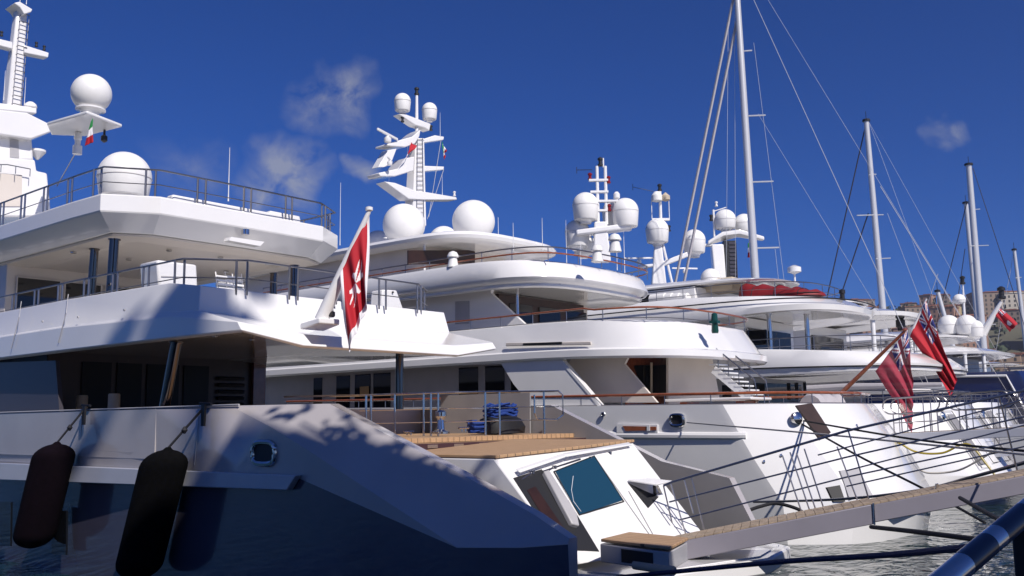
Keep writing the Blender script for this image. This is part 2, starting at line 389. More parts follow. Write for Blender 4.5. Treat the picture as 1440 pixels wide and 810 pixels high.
def building(x, y, z, w_, d_, floors, rz, k, label, group=None, cols=None):
    t = thing('apartment_building', label, 'building', (x, y, z), group)
    h = floors*3.3+1; M = Matrix.Rotation(rz, 3, 'Z')
    mb = MB(); mb.box((x, y, z+h/2-3), (w_, d_, h+6), rz=rz); mb.build('wall', FAC[k], t, smooth=False)
    mb = MB(); mb.box((x, y, z+h+.25), (w_+1, d_+1, .5), rz=rz); mb.box((x, y, z+h+.9), (w_*.5, d_*.5, .9), rz=rz); mb.build('roof', ROOF if k != 2 else FAC[2], t, smooth=False)
    mb = MB(); nc = cols or max(2, int(w_/3.6))
    for f in range(floors):
        for c in range(nc):
            p = M @ Vector((-w_/2+(c+.5)*w_/nc, -d_/2-.04, 0)); mb.box((x+p.x, y+p.y, z+1.9+f*3.3), (1.2, .12, 1.8), rz=rz)
        for c in range(max(2, int(d_/3.6))):
            p = M @ Vector((-w_/2-.04, -d_/2+(c+.5)*d_/max(2, int(d_/3.6)), 0)); mb.box((x+p.x, y+p.y, z+1.9+f*3.3), (.12, 1.2, 1.8), rz=rz)
    tag(mb.build('windows', SHUT, t, smooth=False), None, None, kind='stuff')
rng = random.Random(11)
cnt = 0; seen = set()
for j, D in enumerate((500, 540, 585, 635, 690, 750, 815, 880)):
    az = 15+rng.random()*1.5
    while az < 30.5:
        a = TH-R(az); x, y = D*math.cos(a), D*math.sin(a)
        k = rng.choice((0, 0, 1, 1, 2, 3, 3, 4)); fl = rng.choice((3, 4, 5, 6)) if j < 6 else rng.choice((2, 3, 4)); ww = rng.uniform(9, 20); dd_ = rng.uniform(-25, 25)
        FW = {2: 'two storeys', 3: 'three storeys', 4: 'four storeys', 5: 'five storeys', 6: 'six storeys'}; RW = ('on the waterfront below the hill town', 'in the second row up from the water', 'in the third row up the hillside', 'low on the hillside above the third row', 'halfway up the hillside', 'on the upper hillside', 'just below the ridge', 'on the ridge of the hill')
        for q_try in range(60):
            if (ww > 15, k, fl, j) not in seen: break
            k = rng.choice((0, 1, 2, 3, 4)); fl = rng.choice((3, 4, 5, 6)) if j < 6 else rng.choice((2, 3, 4))
        if rng.random() < .80:
            seen.add((ww > 15, k, fl, j))
            building(x, y, hill_h(x, y), ww, rng.uniform(10, 16), fl, a-R(90)+R(rng.uniform(-25, 25)), k,
                     '%s %s apartment block of %s %s' % ('wide' if ww > 15 else 'narrow', FNAME[k], FW[fl], RW[j]), 'apartment blocks on the hillside'); cnt += 1
        az += math.degrees(ww*1.25/D)
# the two long blocks on the ridge
for (px, ww, k, lab, fl) in ((1352, 46, 4, 'long pale yellow building on the ridge with rows of tall windows', 4), (1404, 40, 3, 'broad brown building on the ridge behind the red ensign on the right', 6), (1434, 30, 2, 'cream building at the right end of the ridge with tall windows', 5), (1300, 34, 3, 'brown building low on the skyline above the leaning red ensign', 4)):
    d = pxdir(px, 430); a = math.atan2(d.y, d.x); D = 800; x, y = D*math.cos(a), D*math.sin(a)
    building(x, y, hill_h(x, y)-2, ww, 16, fl, a-R(90)+R(18), k, lab)
# trees between the houses: far-off wood
LEAF = mat('dark hillside leaves', (.035, .055, .022), .8, var=.5, vscale=.3)
mb = MB()
for _ in range(700):
    az = rng.uniform(-2, 31); D = rng.uniform(520, 900) if rng.random() < .5 else rng.uniform(800, 900)
    a = TH-R(az); x, y = D*math.cos(a), D*math.sin(a); z = hill_h(x, y); s_ = rng.uniform(2.5, 5)
    for _ in range(26):
        c = Vector((x+rng.gauss(0, s_*.6), y+rng.gauss(0, s_*.6), z+s_*.9+rng.gauss(0, s_*.45))); u = Vector((rng.gauss(0, 1), rng.gauss(0, 1), rng.gauss(0, 1))).normalized(); v = u.orthogonal().normalized(); r_ = s_*rng.uniform(.25, .45)
        mb.add([c+u*r_, c+v*r_, c-u*r_, c-v*r_], [(0, 1, 2, 3)])
tag(mb.build('hillside_trees', LEAF, smooth=False, loc=(0, 0, 0)), 'dark trees scattered between the houses on the hill', 'trees', kind='stuff')

HZ = bpy.data.materials.new('haze'); HZ.use_nodes = True; hn = HZ.node_tree.nodes; hn.remove(hn['Principled BSDF'])
pv = hn.new('ShaderNodeVolumePrincipled'); pv.inputs['Color'].default_value = (.86, .90, 1, 1); pv.inputs['Density'].default_value = .0002; pv.inputs['Anisotropy'].default_value = .3
HZ.node_tree.links.new(pv.outputs[0], hn['Material Output'].inputs['Volume'])
mb = MB(); mb.box((450, 400, 56), (2600, 2600, 118)); tag(mb.build('haze', HZ, loc=(0, 0, 0), smooth=False), None, None, kind='stuff')

# ================================================================== yacht 1
QC = 16.5
Y1 = thing('motor_yacht', 'nearest large white motor yacht with maltese ensign and open transom door', 'yacht', (QC, 12, 0))
# hull ----------------------------------------------------------------
mb = MB()
def wing(sec, sgn):
    rings = []
    for (b, kq, kz, tq, tz, iq) in sec:
        f = lambda q: QC+sgn*(q-QC)
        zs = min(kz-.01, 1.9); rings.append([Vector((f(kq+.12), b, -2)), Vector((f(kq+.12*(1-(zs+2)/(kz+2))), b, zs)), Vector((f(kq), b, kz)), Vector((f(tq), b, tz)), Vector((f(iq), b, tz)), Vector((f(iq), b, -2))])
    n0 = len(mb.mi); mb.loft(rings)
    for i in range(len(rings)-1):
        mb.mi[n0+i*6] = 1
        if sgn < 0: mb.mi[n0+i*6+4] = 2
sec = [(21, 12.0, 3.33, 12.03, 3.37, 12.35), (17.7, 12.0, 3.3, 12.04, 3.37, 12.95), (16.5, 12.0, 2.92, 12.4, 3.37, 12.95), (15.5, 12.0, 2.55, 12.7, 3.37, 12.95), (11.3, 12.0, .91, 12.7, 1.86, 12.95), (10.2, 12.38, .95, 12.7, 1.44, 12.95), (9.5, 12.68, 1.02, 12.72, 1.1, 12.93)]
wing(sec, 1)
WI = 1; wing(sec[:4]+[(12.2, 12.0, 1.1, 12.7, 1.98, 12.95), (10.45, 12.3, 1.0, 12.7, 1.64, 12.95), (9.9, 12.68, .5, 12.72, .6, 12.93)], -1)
H1 = [[(21, 0, -2), (21, 4.3, -2), (22, 4.35, -2), (45, 3.2, -2), (58, 1.2, -2), (64, 0, -2)],
      [(21, 0, 1.9), (21, 4.46, 1.9), (22, 4.48, 1.9), (45, 4.3, 2.0), (60, 2.3, 2.3), (67, 0, 2.4)],
      [(21, 0, 2.35), (21, 4.48, 2.35), (22, 4.5, 2.35), (45, 4.4, 2.6), (60, 2.5, 3.0), (68, 0, 3.2)]]
def hull_rings(Ls, qc):
    out = []
    for L_ in Ls: out.append([Vector((qc-w_, b, z)) for b, w_, z in L_][::-1]+[Vector((qc+w_, b, z)) for b, w_, z in L_][1:])
    return out
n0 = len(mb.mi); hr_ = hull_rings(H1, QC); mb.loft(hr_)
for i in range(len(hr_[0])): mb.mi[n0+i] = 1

mb.loft(half_rings(ctrl([(20.9, 0), (20.9, 4.5), (45, 4.42), (60, 2.6), (69, 0)]), QC, [(.0, 2.2), (0, 3.35), (.32, 3.35), (.32, 2.5)], 0, 1), cap=False)
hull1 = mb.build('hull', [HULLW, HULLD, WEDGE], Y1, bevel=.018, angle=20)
panel(hull1, 'rubbing_strake', SILVER, [(-60, 648), (425, 668), (412, 689), (-60, 672)], (-.16, 0, 0), bevel=.02, q=12.0)
slot_frame(hull1, 'fairlead', at(371, 637, q=11.985), .74, .44, .06, CHROME)
for c_ in ((8, 735), (86, 747)):
    panel(hull1, 'porthole', GLASS, [(c_[0]-10, c_[1]-30), (c_[0]+10, c_[1]-29), (c_[0]+9, c_[1]+33), (c_[0]-11, c_[1]+32)], (-.05, 0, 0), q=12.0)
# aft deck, transom ----------------------------------------------------
mb = MB(); mb.prism([(12.96, 14.75, 2.54), (12.96, 28.6, 2.54), (20.04, 28.6, 2.54), (20.04, 14.75, 2.54)], (0, 0, .1))
mb.prism([(12.96, 14.4, 1.2), (12.96, 21, 1.2), (20.04, 21, 1.2), (20.04, 14.4, 1.2)], (0, 0, 1.33)); mb.build('aft_deck', TEAK, Y1)
Tt = [at(695, 645, z=2.3), at(790, 630.5, z=2.42), at(890, 622, z=2.5)]      # aft rim of the transom top
a_, m_, c_ = Tt; m_ = (a_+c_)/2+Vector((0, -.12, -.0))
rim = [a_.lerp(m_, t)*(1-t)+m_.lerp(c_, t)*t for t in [i/8 for i in range(9)]]
mb = MB()
bot = [p+Vector((0, -1.75+.1*math.sin(i/8*3.14), -p.z+.55)) for i, p in enumerate(rim)]
inb = [Vector((p.x, 14.4, p.z)) for p in rim]
mb.loft([[rim[i], bot[i], Vector((bot[i].x, 14.4, .55)), inb[i]] for i in range(9)])
trans = mb.build('transom', WHITE, Y1, bevel=.03)
mb = MB(); mb.loft([[p+Vector((0, -.04, .002)), p+Vector((0, -.04, .06)), Vector((p.x, 14.5, p.z+.06)), Vector((p.x, 14.5, p.z+.002))] for p in rim]); mb.build('transom_cap', TEAK, trans, bevel=.01)
mb = MB(); mb.box((16.5, 14.4, 2.455), (7.0, .1, .15)); mb.build('step', PURP, Y1)
for i in range(7): mb = MB(); mb.box((13.7+i*.8, 14.34, 2.47), (.3, .02, .07)); mb.build('courtesy_light', CHROME, Y1)
# transom plane helpers: face from rim to bottom
def tf(u, v, off=0.0):
    """u along the transom (0 near, 1 far), v down (0 rim, 1 bottom)"""
    u8 = max(0, min(7.9999, u*8)); i = int(u8); k = u8-i
    p = rim[i].lerp(rim[i+1], k); q = bot[i].lerp(bot[i+1], k)
    n = Vector((0, -.72, .69)); return p.lerp(q, v)+n*off
def inv_tf(px, py):
    """find u, v of the transom point seen at a pixel"""
    best = None
    for i in range(81):
        for j in range(81):
            p = tf(i/80, j/80); d = p-Vector((0, 0, EYE)); z = d.dot(cf); x = 720+F_PX*d.dot(cr)/z; y = 405-F_PX*d.dot(cu)/z
            e = (x-px)**2+(y-py)**2
            if best is None or e < best[0]: best = (e, i/80, j/80)
    return best[1], best[2]
def tpanel(name, material, px, off0, off1, bevel=0, parent=None):
    uv = [inv_tf(*p) for p in px]; P = [tf(u, v, off0) for u, v in uv]; n = Vector((0, -.72, .69))
    mb = MB(); mb.prism(P, n*(off1-off0)); return mb.build(name, material, parent or trans, bevel=bevel)
gl = tpanel('transom_window', BGLASS, [(780, 664), (835, 643), (875, 705), (815, 724)], -.02, .012, .004)
mb = MB(); mb.tube([tf(*inv_tf(*p), .014) for p in ((779, 664), (836, 642), (876, 705), (814, 725))], .014, 5, closed=True); mb.build('window_gasket', BLACK, gl)
mb = MB(); mb.tube([tf(*inv_tf(*p), .016) for p in ((806, 669), (803, 690), (806, 706), (816, 720))], .005, 5); mb.build('curtain_cord', WHF, gl)
tpanel('companionway_side', DKWOOD, [(742, 690), (752, 684), (792, 742), (800, 775), (790, 775)], .009, .014)
tpanel('door_opening', BLACK, [(722, 672), (760, 660), (800, 705), (842, 775), (800, 775), (760, 735)], -.02, .008)
tpanel('door_frame', GREYW, [(762, 668), (768, 666), (808, 728), (810, 744), (800, 742)], .0, .10, .02)
# raised garage door seen edge-on, with its struts
P0, P1, P2 = tf(*inv_tf(724, 668), .12), tf(*inv_tf(790, 648), .15), tf(*inv_tf(884, 629), .10)
mb = MB()
for a, b in ((P0, P1), (P1, P2)):
    e = Vector((0, -.02, -.045)); d = Vector((0, .08, .03)); mb.loft([[a, a+d, a+d+e, a+e], [b, b+d, b+d+e, b+e]])
gd = mb.build('garage_door', WHITE, trans, bevel=.015)
mb = MB()
for k in (.12, .3, .62, .8):
    a = P0.lerp(P2, k)+Vector((0, .05, -.1)); mb.tube([a, a+Vector((-.35, -.02, -.12))], .022, 8); mb.lathe(a, [(.05, -.03), (.05, .03)], 12)
mb.tube([P0+Vector((.2, .02, -.13)), P1+Vector((.5, .02, -.1))], .02, 8); mb.build('door_hinge', STEEL, gd)
# small flap over the shore connection box, further right
tpanel('connection_box', BLACK, [(882, 680), (912, 715), (926, 700), (905, 690)], -.02, .010)
P = [tf(*inv_tf(881, 678), .02), tf(*inv_tf(911, 676), .02), tf(*inv_tf(930, 697), .38), tf(*inv_tf(907, 702), .38)]
mb = MB(); mb.prism(P, (0, -.02, .035)); mb.build('access_flap', WHITE, trans, bevel=.01)
mb = MB()
for a, b in (((838, 645), (912, 752)), ((884, 690), (918, 752))): mb.tube([tf(*inv_tf(*a), .012), tf(*inv_tf(*b), .012)], .008, 6)
mb.build('panel_seam', GREYW, trans)
# swim platform
mb = MB(); mb.prism([(13.6, 8.8, .12), (13.3, 10.8, .12), (19.4, 10.8, .12), (19.2, 9.2, .12), (18.8, 8.5, .12), (17, 8.1, .12)], (0, 0, .30)); pf = mb.build('swim_platform', WHITE, Y1, bevel=.05)
mb = MB(); mb.prism([(13.8, 9.0, .422), (13.5, 10.6, .422), (19.2, 10.6, .422), (18.7, 8.7, .422), (17, 8.3, .422)], (0, 0, .02)); mb.build('platform_teak', WHITE, pf)
# passerelle garage: teak-topped box the gangway hinges on
GH = at(900, 768, q=16.1)
GB = at(948, 768, q=16.1)
mb = MB(); tp = pw([(845, 762), (885, 752), (968, 760), (942, 774)], z=.97); mb.prism(tp, (0, 0, .05)); ps = mb.build('boarding_step', TEAK, Y1, bevel=.01)
mb = MB(); mb.prism([p+Vector((0, .02, -.03)) for p in tp], (0, 0, -.30)); mb.build('step_box', GREYW, ps, bevel=.02)
mb = MB(); mb.prism([tp[0].lerp(tp[3], k)+Vector((-.015, -.03, z)) for k, z in ((.3, -.07), (.75, -.07), (.75, -.28), (.3, -.28))], (.02, .04, 0)); mb.build('step_opening', BLACK, ps)
mb = MB(); mb.tube([tp[0].lerp(tp[3], .45)+Vector((0, -.06, -.3)), tp[3]+Vector((0, -.06, -.3))], .07, 12); mb.build('roller', BEIGE, ps)
# superstructure ------------------------------------------------------
def house(parent, qc, b0, b1, wd, z0, z1, material, rake=0, taper=.3, name='superstructure', bv=.03):
    mb = MB(); r1 = [(b0, 0), (b0, wd), (b1-(b1-b0)*taper, wd), (b1, wd*.55), (b1+.6, 0)]
    A = half_rings(ctrl(r1), qc, [(0, z0)], 0, 1)[0]; B = [Vector((p.x, p.y+rake, z1)) for p in A]
    mb.loft([A, B]); return mb.build(name, material, parent, bevel=bv)
h1 = house(Y1, QC, 28.6, 56, 3.6, 2.4, 5.2, DKWOOD, name='saloon')
for q0 in (13.4, 14.35, 15.3): panel(h1, 'saloon_window', GLASS, [(0, 0)], (0, 0, 0)) if 0 else None
for i, (xa, xb) in enumerate(((13.9, 14.9), (15.0, 15.9), (16.0, 17.2), (17.3, 18.3))):
    mb = MB(); mb.box(((xa+xb)/2, 28.58, 3.75), (xb-xa-.08, .06, 2.3)); mb.build('saloon_window', SALG, h1)
mb = MB()
for i in range(9): mb.box((19.1, 28.5, 2.75+i*.22), (1.0, .1, .1), rx=.5)
mb.build('louvre_panel', BLACK, h1)
mb = MB(); mb.box((20.2, 28.5, 3.8), (.5, .14, 2.6)); mb.build('wooden_post', MAHOG, h1)
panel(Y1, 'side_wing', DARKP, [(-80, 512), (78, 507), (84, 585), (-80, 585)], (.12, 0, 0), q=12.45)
for c_ in (115, 160):
    p = at(c_, 572, q=13.6); mb = MB(); mb.lathe((p.x, p.y, 2.4), [(.16, 0), (.16, 1.42), (.145, 1.46)], 24); mb.build('chair_back', BEIGE, Y1)
UP = [(17.9, 0, -.24), (17.9, 2.6, -.24), (17.95, 4.25, .02), (20.4, 4.45), (26, 4.45), (48, 4.2), (58, 2.8), (64, 0)]
mb = MB(); band(mb, UP, QC, [(1.4, 5.14, 0, 5.14, .3), (.10, 4.95, 0, 4.95, 1), (0, 5.0, 0, 5.0, 1), (0, 5.62, .15, 5.2, .7), (.07, 5.66, 1.75, 5.58, .3), (.2, 6.42, 1.8, 6.2, 0), (.34, 6.42, 1.95, 6.2, 0), (.34, 5.3, 1.95, 5.3, 0)], 18.3, 21.6)
up1 = mb.build('upper_deck', WHITE, Y1, bevel=.02, angle=18)
mb = MB(); band(mb, UP, QC, [(.4, 5.05, .3, 5.05, .4), (.5, 5.03, .35, 5.03, .4)], 18.3, 21.6)
for p, q in (((84, 440), (62, 488)), ((96, 437), (78, 487))):
    pass
mb = MB()
for xs in (28, 94): mb.tube([at(xs+2, 424 if xs < 50 else 414, q=12.2), at(xs-1, 446 if xs < 50 else 440, q=12.02), at(xs-12, 490 if xs < 50 else 482, q=12.03)], .012, 6)
mb.build('panel_joint', GREYW, up1)
mb = MB(); mb.box((13.0, 19.9, 6.22), (1.2, .5, .0)) if 0 else None
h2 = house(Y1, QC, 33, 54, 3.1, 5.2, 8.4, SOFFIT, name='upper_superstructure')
for xa, xb in ((13.75, 15.15), (15.35, 16.6), (16.8, 18.3), (18.45, 19.2)):
    mb = MB(); mb.box(((xa+xb)/2, 32.97, 6.95), (xb-xa, .06, 1.9)); mb.build('upper_window', GLASS, h2)
TP = [(24.6, 0), (24.65, 2.9), (25.5, 4.22), (27, 4.28), (40, 4.2), (48, 2.8), (52, 0)]
mb = MB(); band(mb, TP, QC+.45, [(1.5, 8.32), (.55, 8.38), (.02, 8.86), (0, 8.9), (0, 9.34), (.03, 9.38), (.18, 9.38), (.18, 8.9)])
tp1 = mb.build('top_deck', WHITE, Y1, bevel=.015, angle=18)
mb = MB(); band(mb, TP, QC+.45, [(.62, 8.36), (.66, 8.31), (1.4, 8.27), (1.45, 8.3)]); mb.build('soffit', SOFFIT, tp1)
for i in range(8):
    mb = MB(); mb.lathe((13.7+(i % 4)*1.8, 26.6+(i//4)*2.4, 8.255), [(.09, -.02), (.09, .02)], 16); mb.build('ceiling_light', CHROME, tp1)
p = at(347, 330, q=18.3); 
for (px, py, qq, ll) in ((345, 327, 17.9, .5),):
    mb = MB(); mb.lathe(at(px, py+3, b=24.5), [(.12, 0), (.12, .16), (.04, .2)], 16); mb.build('floodlight', CHROME, tp1)
    mb = MB(); mb.prism(pw([(325, 333), (372, 340), (366, 346), (322, 338)], b=24.5), (0, .3, 0)); mb.build('light_bracket', WHITE, tp1)
mb = MB()
for c_, w_, h_ in ((16.2, 3.1, .24), ):
    mb.box((16.9, 25.15, 9.47), (4.6, .35, .26)); mb.box((18.6, 25.3, 9.5), (1.2, .6, .34))
mb.build('deck_locker', WHITE, tp1, bevel=.06)
mb = MB()
rail(mb, edge(TP, QC+.45, .1, 9.3, 0, (.18, .86)), .86, 1.55, (.5,), r=.028, rb=.014, pr=.03, pair=.26)
mb.build('top_deck_railing', STEEL, tp1)
e_ = edge(UP, QC, .27, 6.3, 0, (.0, 1)); mb = MB()
UPR = [(19.75, 0), (19.75, 2.9), (20.6, 4.1), (26, 4.15), (48, 3.9)]
rail(mb, edge(UPR, QC, 0, 6.1), .82, 1.5, (.45,), r=.026, rb=.014, pr=.028, pair=.26)
mb.build('upper_deck_railing', STEEL, up1)
pillar(Y1, at(231, 574, q=12.6), at(248, 480, q=12.6), .13); pillar(Y1, at(562, 582, q=20.1), at(562, 494, q=20.1), .12)
pillar(Y1, at(156, 412, q=13.2), at(161, 336, q=13.2), .13); pillar(Y1, at(128, 418, q=13.9), at(133, 350, q=13.9), .12)
pillar(Y1, at(413, 425, q=19.0), at(414, 373, q=19.0), .12); pillar(Y1, at(384, 425, q=19.6), at(385, 384, q=19.6), .12)
# domes and mast --------------------------------------------------------
radome(Y1, at(174, 277, q=14.9), .82, hb=.62, ped=.6)
TW = MB(); TW.prism(pw([(-60, 176), (44, 176), (48, 226), (-60, 224)], b=37), (0, 3, 0)); TW.prism(pw([(-60, 217), (50, 224), (52, 240), (67, 243), (73, 305), (-60, 305)], b=36), (0, 4, 0))
tw = TW.build('radar_arch', WHITE, Y1, bevel=.08)
panel(tw, 'recess', SOFFIT, [(-40, 241), (31, 246), (31, 290), (-40, 290)], (0, .05, 0), b=35.96)
panel(tw, 'access_door', GREYW, [(14, 196), (26, 196), (27, 222), (14, 221)], (0, .02, 0), b=36.98)
mb = MB(); mb.prism(pw([(-60, 148), (38, 158), (84, 181), (44, 196), (-60, 180)], b=36.6), (0, 3.6, 0)); mb.build('arch_roof', WHITE, tw, bevel=.06)
mb = MB(); q0 = pw([(66, 176), (122, 160), (172, 179), (120, 192), (72, 190)], z=13.3); mb.prism(q0, (0, 0, .12)); wg = mb.build('dome_platform', WHITE, tw, bevel=.04)
cd = at(127, 162, z=13.45); radome(Y1, cd+Vector((0, 0, .20)), .66, kind='ball', ped=.24)
mb = MB(); a = at(110, 188, z=13.25); mb.lathe(a+Vector((0, 0, -.75)), [(.16, 0), (.16, .3), (.1, .32), (.1, .5), (.14, .55), (.12, .78)], 14); mb.build('loudhailer', WHITE, wg)
mb = MB(); a = at(147, 183, z=13.28); mb.lathe(a+Vector((0, 0, -.45)), [(.03, 0), (.11, .06), (.11, .22), (.04, .28), (.04, .46)], 14); mb.build('searchlight', BLKPLA, wg)
mb = MB(); mb.tube([at(108, 212, b=34), at(80, 262, b=36)], .02, 6); mb.build('stay_wire', STEEL, tw)
B = 38
mb = MB(); L0, L1 = at(10, 152, b=B), at(25, 6, b=B); R0, R1 = at(30, 154, b=B), at(40, 12, b=B)
mb.loft([[L0, L0+Vector((0, .6, 0)), R0+Vector((0, .6, 0)), R0], [L1, L1+Vector((0, .4, 0)), R1+Vector((0, .4, 0)), R1]])
ms = mb.build('mast', WHITE, tw, bevel=.08)
mb = MB()
for i in range(12):
    t = (i+.5)/12.5; a = (L0+R0)/2; b_ = (L1+R1)/2; c = a.lerp(b_, t)+Vector((.06, -.06, 0)); mb.tube([c+Vector((-.17, .05, 0)), c+Vector((-.17, -.06, 0)), c+Vector((.17, -.06, 0)), c+Vector((.17, .05, 0))], .018, 6)
for sx in (-.17, .17): mb.tube([(L0+R0)/2+Vector((.06+sx, -.06, 0)), (L1+R1)/2+Vector((.06+sx, -.06, -.4))], .015, 6)
mb.build('ladder', STEEL, ms)
mb = MB(); mb.prism(pw([(-30, 47), (18, 59), (18, 69), (-30, 56)], b=B-.1), (0, .4, 0)); mb.prism(pw([(34, 63), (69, 74), (68, 81), (34, 74)], b=B-.1), (0, .4, 0)); mb.build('crosstree', WHITE, ms, bevel=.03)
mb = MB(); mb.prism(pw([(-30, 141), (52, 151), (52, 160), (-30, 151)], b=B-.3), (0, .6, 0)); mb.build('lower_crosstree', WHITE, ms, bevel=.05)
mb = MB(); mb.lathe(at(43, 152, b=B-.1), [(.22, 0), (.24, .05), (.2, .16), (.1, .24), (.01, .27)], 20); mb.build('satellite_dome', DOME, ms)
mb = MB(); mb.prism(pw([(20, 4), (28, 2), (46, 13), (44, 17), (34, 20), (28, 10)], b=B-.3), (0, .9, 0)); mb.build('masthead_shelf', WHITE, ms, bevel=.03)
for x_, y_ in ((51, 66), (62, 71), (2, 51)): navlight(ms, at(x_, y_, b=B+.1), .7)
for x_, y_, h_ in ((5, 141, 1.2), (34, 150, 1.2), (28, 4, .5), (37, 6, .7)): whip(ms, at(x_, y_, b=B), h_, .012)
mb = MB(); mb.lathe(at(53, 214, b=37.2), [(.05, -.3), (.3, 0), (.3, .08), (.12, .12)], 16); mb.build('search_radar', WHITE, tw)
mb = MB(); rail(mb, pw([(-20, 241), (10, 241), (42, 247)], b=35.7), .25, .5, (), r=.02, pr=.015); mb.build('arch_railing', STEEL, tw)
whip(tp1, at(321, 283, b=25.2), 1.7, .015)
# aft deck railings
def at_z(px, py, z): return at(px, py, z=z)
mb = MB()
rl = [at(400, 558, b=20.5), at(505, 556, b=17.5), at(640, 552, b=15.6), at(700, 551, b=15.2), at(785, 550, b=14.9)]
for a, b in zip(rl[:-1], rl[1:]): pass
mb.tube(rl, .026, 8)
for k in (.36, .66): mb.tube([Vector((p.x, p.y, p.z-(p.z-2.62)*k)) for p in rl[1:]], .014, 6)
for x_ in (515, 523, 555, 595, 607, 616, 682, 702, 764): 
    p = None
    for a, b in zip(rl[:-1], rl[1:]):
        for i in range(41):
            c = a.lerp(b, i/40); d = c-Vector((0, 0, EYE)); X = 720+F_PX*d.dot(cr)/d.dot(cf)
            if p is None or abs(X-x_) < p[0]: p = (abs(X-x_), c)
    mb.tube([(p[1].x, p[1].y, 2.6), p[1]], .026, 8)
mb.tube([rl[-1], rl[-1]+Vector((.12, -.05, -.1)), rl[-1]+Vector((.12, -.05, -.6)), rl[-1]+Vector((-.1, 0, -.72)), rl[-1]+Vector((-.75, .1, -.7)), rl[-1]+Vector((-.85, .1, -.55)), rl[-1]+Vector((-.85, .1, -.1))], .022, 8)
mb.build('aft_railing', CHROME, Y1)
mb = MB(); c = at(620, 610, q=16.2); mb.lathe(c, [(.2, 0), (.2, .05), (.09, .1), (.07, .32), (.13, .4), (.13, .5), (.08, .54)], 24); mb.build('capstan', CHROME, Y1)
for x_, y_ in ((575, 612), (652, 607)): 
    c = at(x_, y_, q=16); mb = MB(); mb.tube([c+Vector((-.16, 0, .08)), c+Vector((.16, 0, .08))], .025, 8); mb.tube([c+Vector((-.06, 0, 0)), c+Vector((-.06, 0, .08))], .02, 8); mb.tube([c+Vector((.06, 0, 0)), c+Vector((.06, 0, .08))], .02, 8); mb.build('cleat', CHROME, Y1)
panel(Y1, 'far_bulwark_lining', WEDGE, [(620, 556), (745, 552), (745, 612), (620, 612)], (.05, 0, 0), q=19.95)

# ================================================================== yacht 2
QD = 32.8
Y2 = thing('motor_yacht', 'second white motor yacht with varnished cap rails and four large domes under its mast', 'yacht', (QD, 12, 0))
HB = [[(10.9, 0, -2), (11.2, 3.1, -2), (12.7, 4.4, -2), (13.2, 4.5, -2), (45, 3.8, -2), (60, .8, -2), (63, 0, -2)],
      [(10.35, 0, .35), (10.6, 2.9, .35), (12.8, 4.6, .35), (13.3, 4.65, .35), (45, 4.3, .35), (60, 1.4, .35), (65, 0, .35)],
      [(11.1, 0, 1.8), (11.5, 3.1, 1.8), (13.7, 4.7, 1.8), (14.2, 4.76, 1.8), (45, 4.5, 1.9), (60, 2.1, 2.1), (67, 0, 2.4)],
      [(12.1, 0, 3.4), (12.6, 3.2, 3.4), (14.6, 4.75, 3.4), (15.1, 4.8, 3.4), (45, 4.6, 3.7), (60, 2.8, 4.4), (70, 0, 5.0)]]
def hull_mesh(Ls, qc, it=1, bul=.25, deck=.9):
    Ls = [chaikin(L_, it) for L_ in Ls]
    top = Ls[-1]; inn = [(b+(bul if i < len(top)//2 else -bul)*(1 if w_ < top[3][1]*.95 else .2), max(0, w_-bul) if w_ > 0 else 0, z) for i, (b, w_, z) in enumerate(top)]
    low = [(b, w_, z-deck) for b, w_, z in inn]
    mb = MB(); mb.loft(hull_rings(Ls+[inn, low], qc)); return mb
hull2 = hull_mesh(HB, QD).build('hull', WHITE, Y2, angle=24)
# side strake, fairleads, slots on the near side
mb = MB(); a, b = at(860, 612, q=28.1), at(1047, 613, q=28.1); mb.tube([Vector((28.1, 46, a.z)), a, b+Vector((0, .25, 0)), b+Vector((.1, 0, 0))], .14, 10); mb.build('rubbing_strake', WHITE, hull2)
slot_frame(hull2, 'fairlead', at(952, 591, q=27.99), .50, .36, .06, CHROME)
slot_frame(hull2, 'fairlead', at(848, 583, q=27.99), .12, .12, .03, CHROME)
panel(hull2, 'mooring_recess', WHITE, [(868, 596), (926, 597), (926, 609), (868, 609)], (-.05, 0, 0), q=28.03, bevel=.01)
panel(hull2, 'recess_wood', VARN, [(876, 599), (923, 600), (923, 605), (880, 606)], (-.02, 0, 0), q=27.975)
panel(hull2, 'recess_wood', WHITE, [(910, 598), (914, 598), (914, 606), (910, 606)], (-.02, 0, 0), q=27.95)
# stern recesses
def on_hull(px, py, off=0.0):
    """point of the second yacht's stern seen at a pixel: its hull loft, sampled"""
    Ls = [chaikin(L_, 1) for L_ in HB]; best = None
    for li in range(1, 3):
        A, B_ = Ls[li], Ls[li+1]
        for i in range(0, 8):
            for s_ in (-1, 1):
                for u in range(17):
                    for v in range(25):
                        k, h = u/16, v/24
                        p = [Vector((QD+s_*w_, b, z)) for b, w_, z in (A[i], A[i+1], B_[i], B_[i+1])]
                        P = p[0].lerp(p[1], k).lerp(p[2].lerp(p[3], k), h); d = P-Vector((0, 0, EYE)); Z = d.dot(cf)
                        e = (720+F_PX*d.dot(cr)/Z-px)**2+(405-F_PX*d.dot(cu)/Z-py)**2+Z*9
                        if best is None or e < best[0]: best = (e, P)
    return best[1]
def hpanel(name, material, px, off=.02, th=.05, parent=None):
    P = [on_hull(*p) for p in px]; n = Vector((-.25, -.9, .2)).normalized(); mb = MB(); mb.prism([p+n*(off-.04) for p in P], n*(th+.04)); return mb.build(name, material, parent or hull2)
hpanel('stern_port', BLACK, [(1160, 684), (1178, 681), (1186, 704), (1168, 706)])
hpanel('stern_door', GREYW, [(1180, 662), (1203, 658), (1225, 698), (1194, 702)])
hpanel('boarding_recess', DKWOOD, [(1117, 570), (1138, 568), (1166, 610), (1150, 617)])
mb = MB(); a = at(1117, 589, b=13.0)
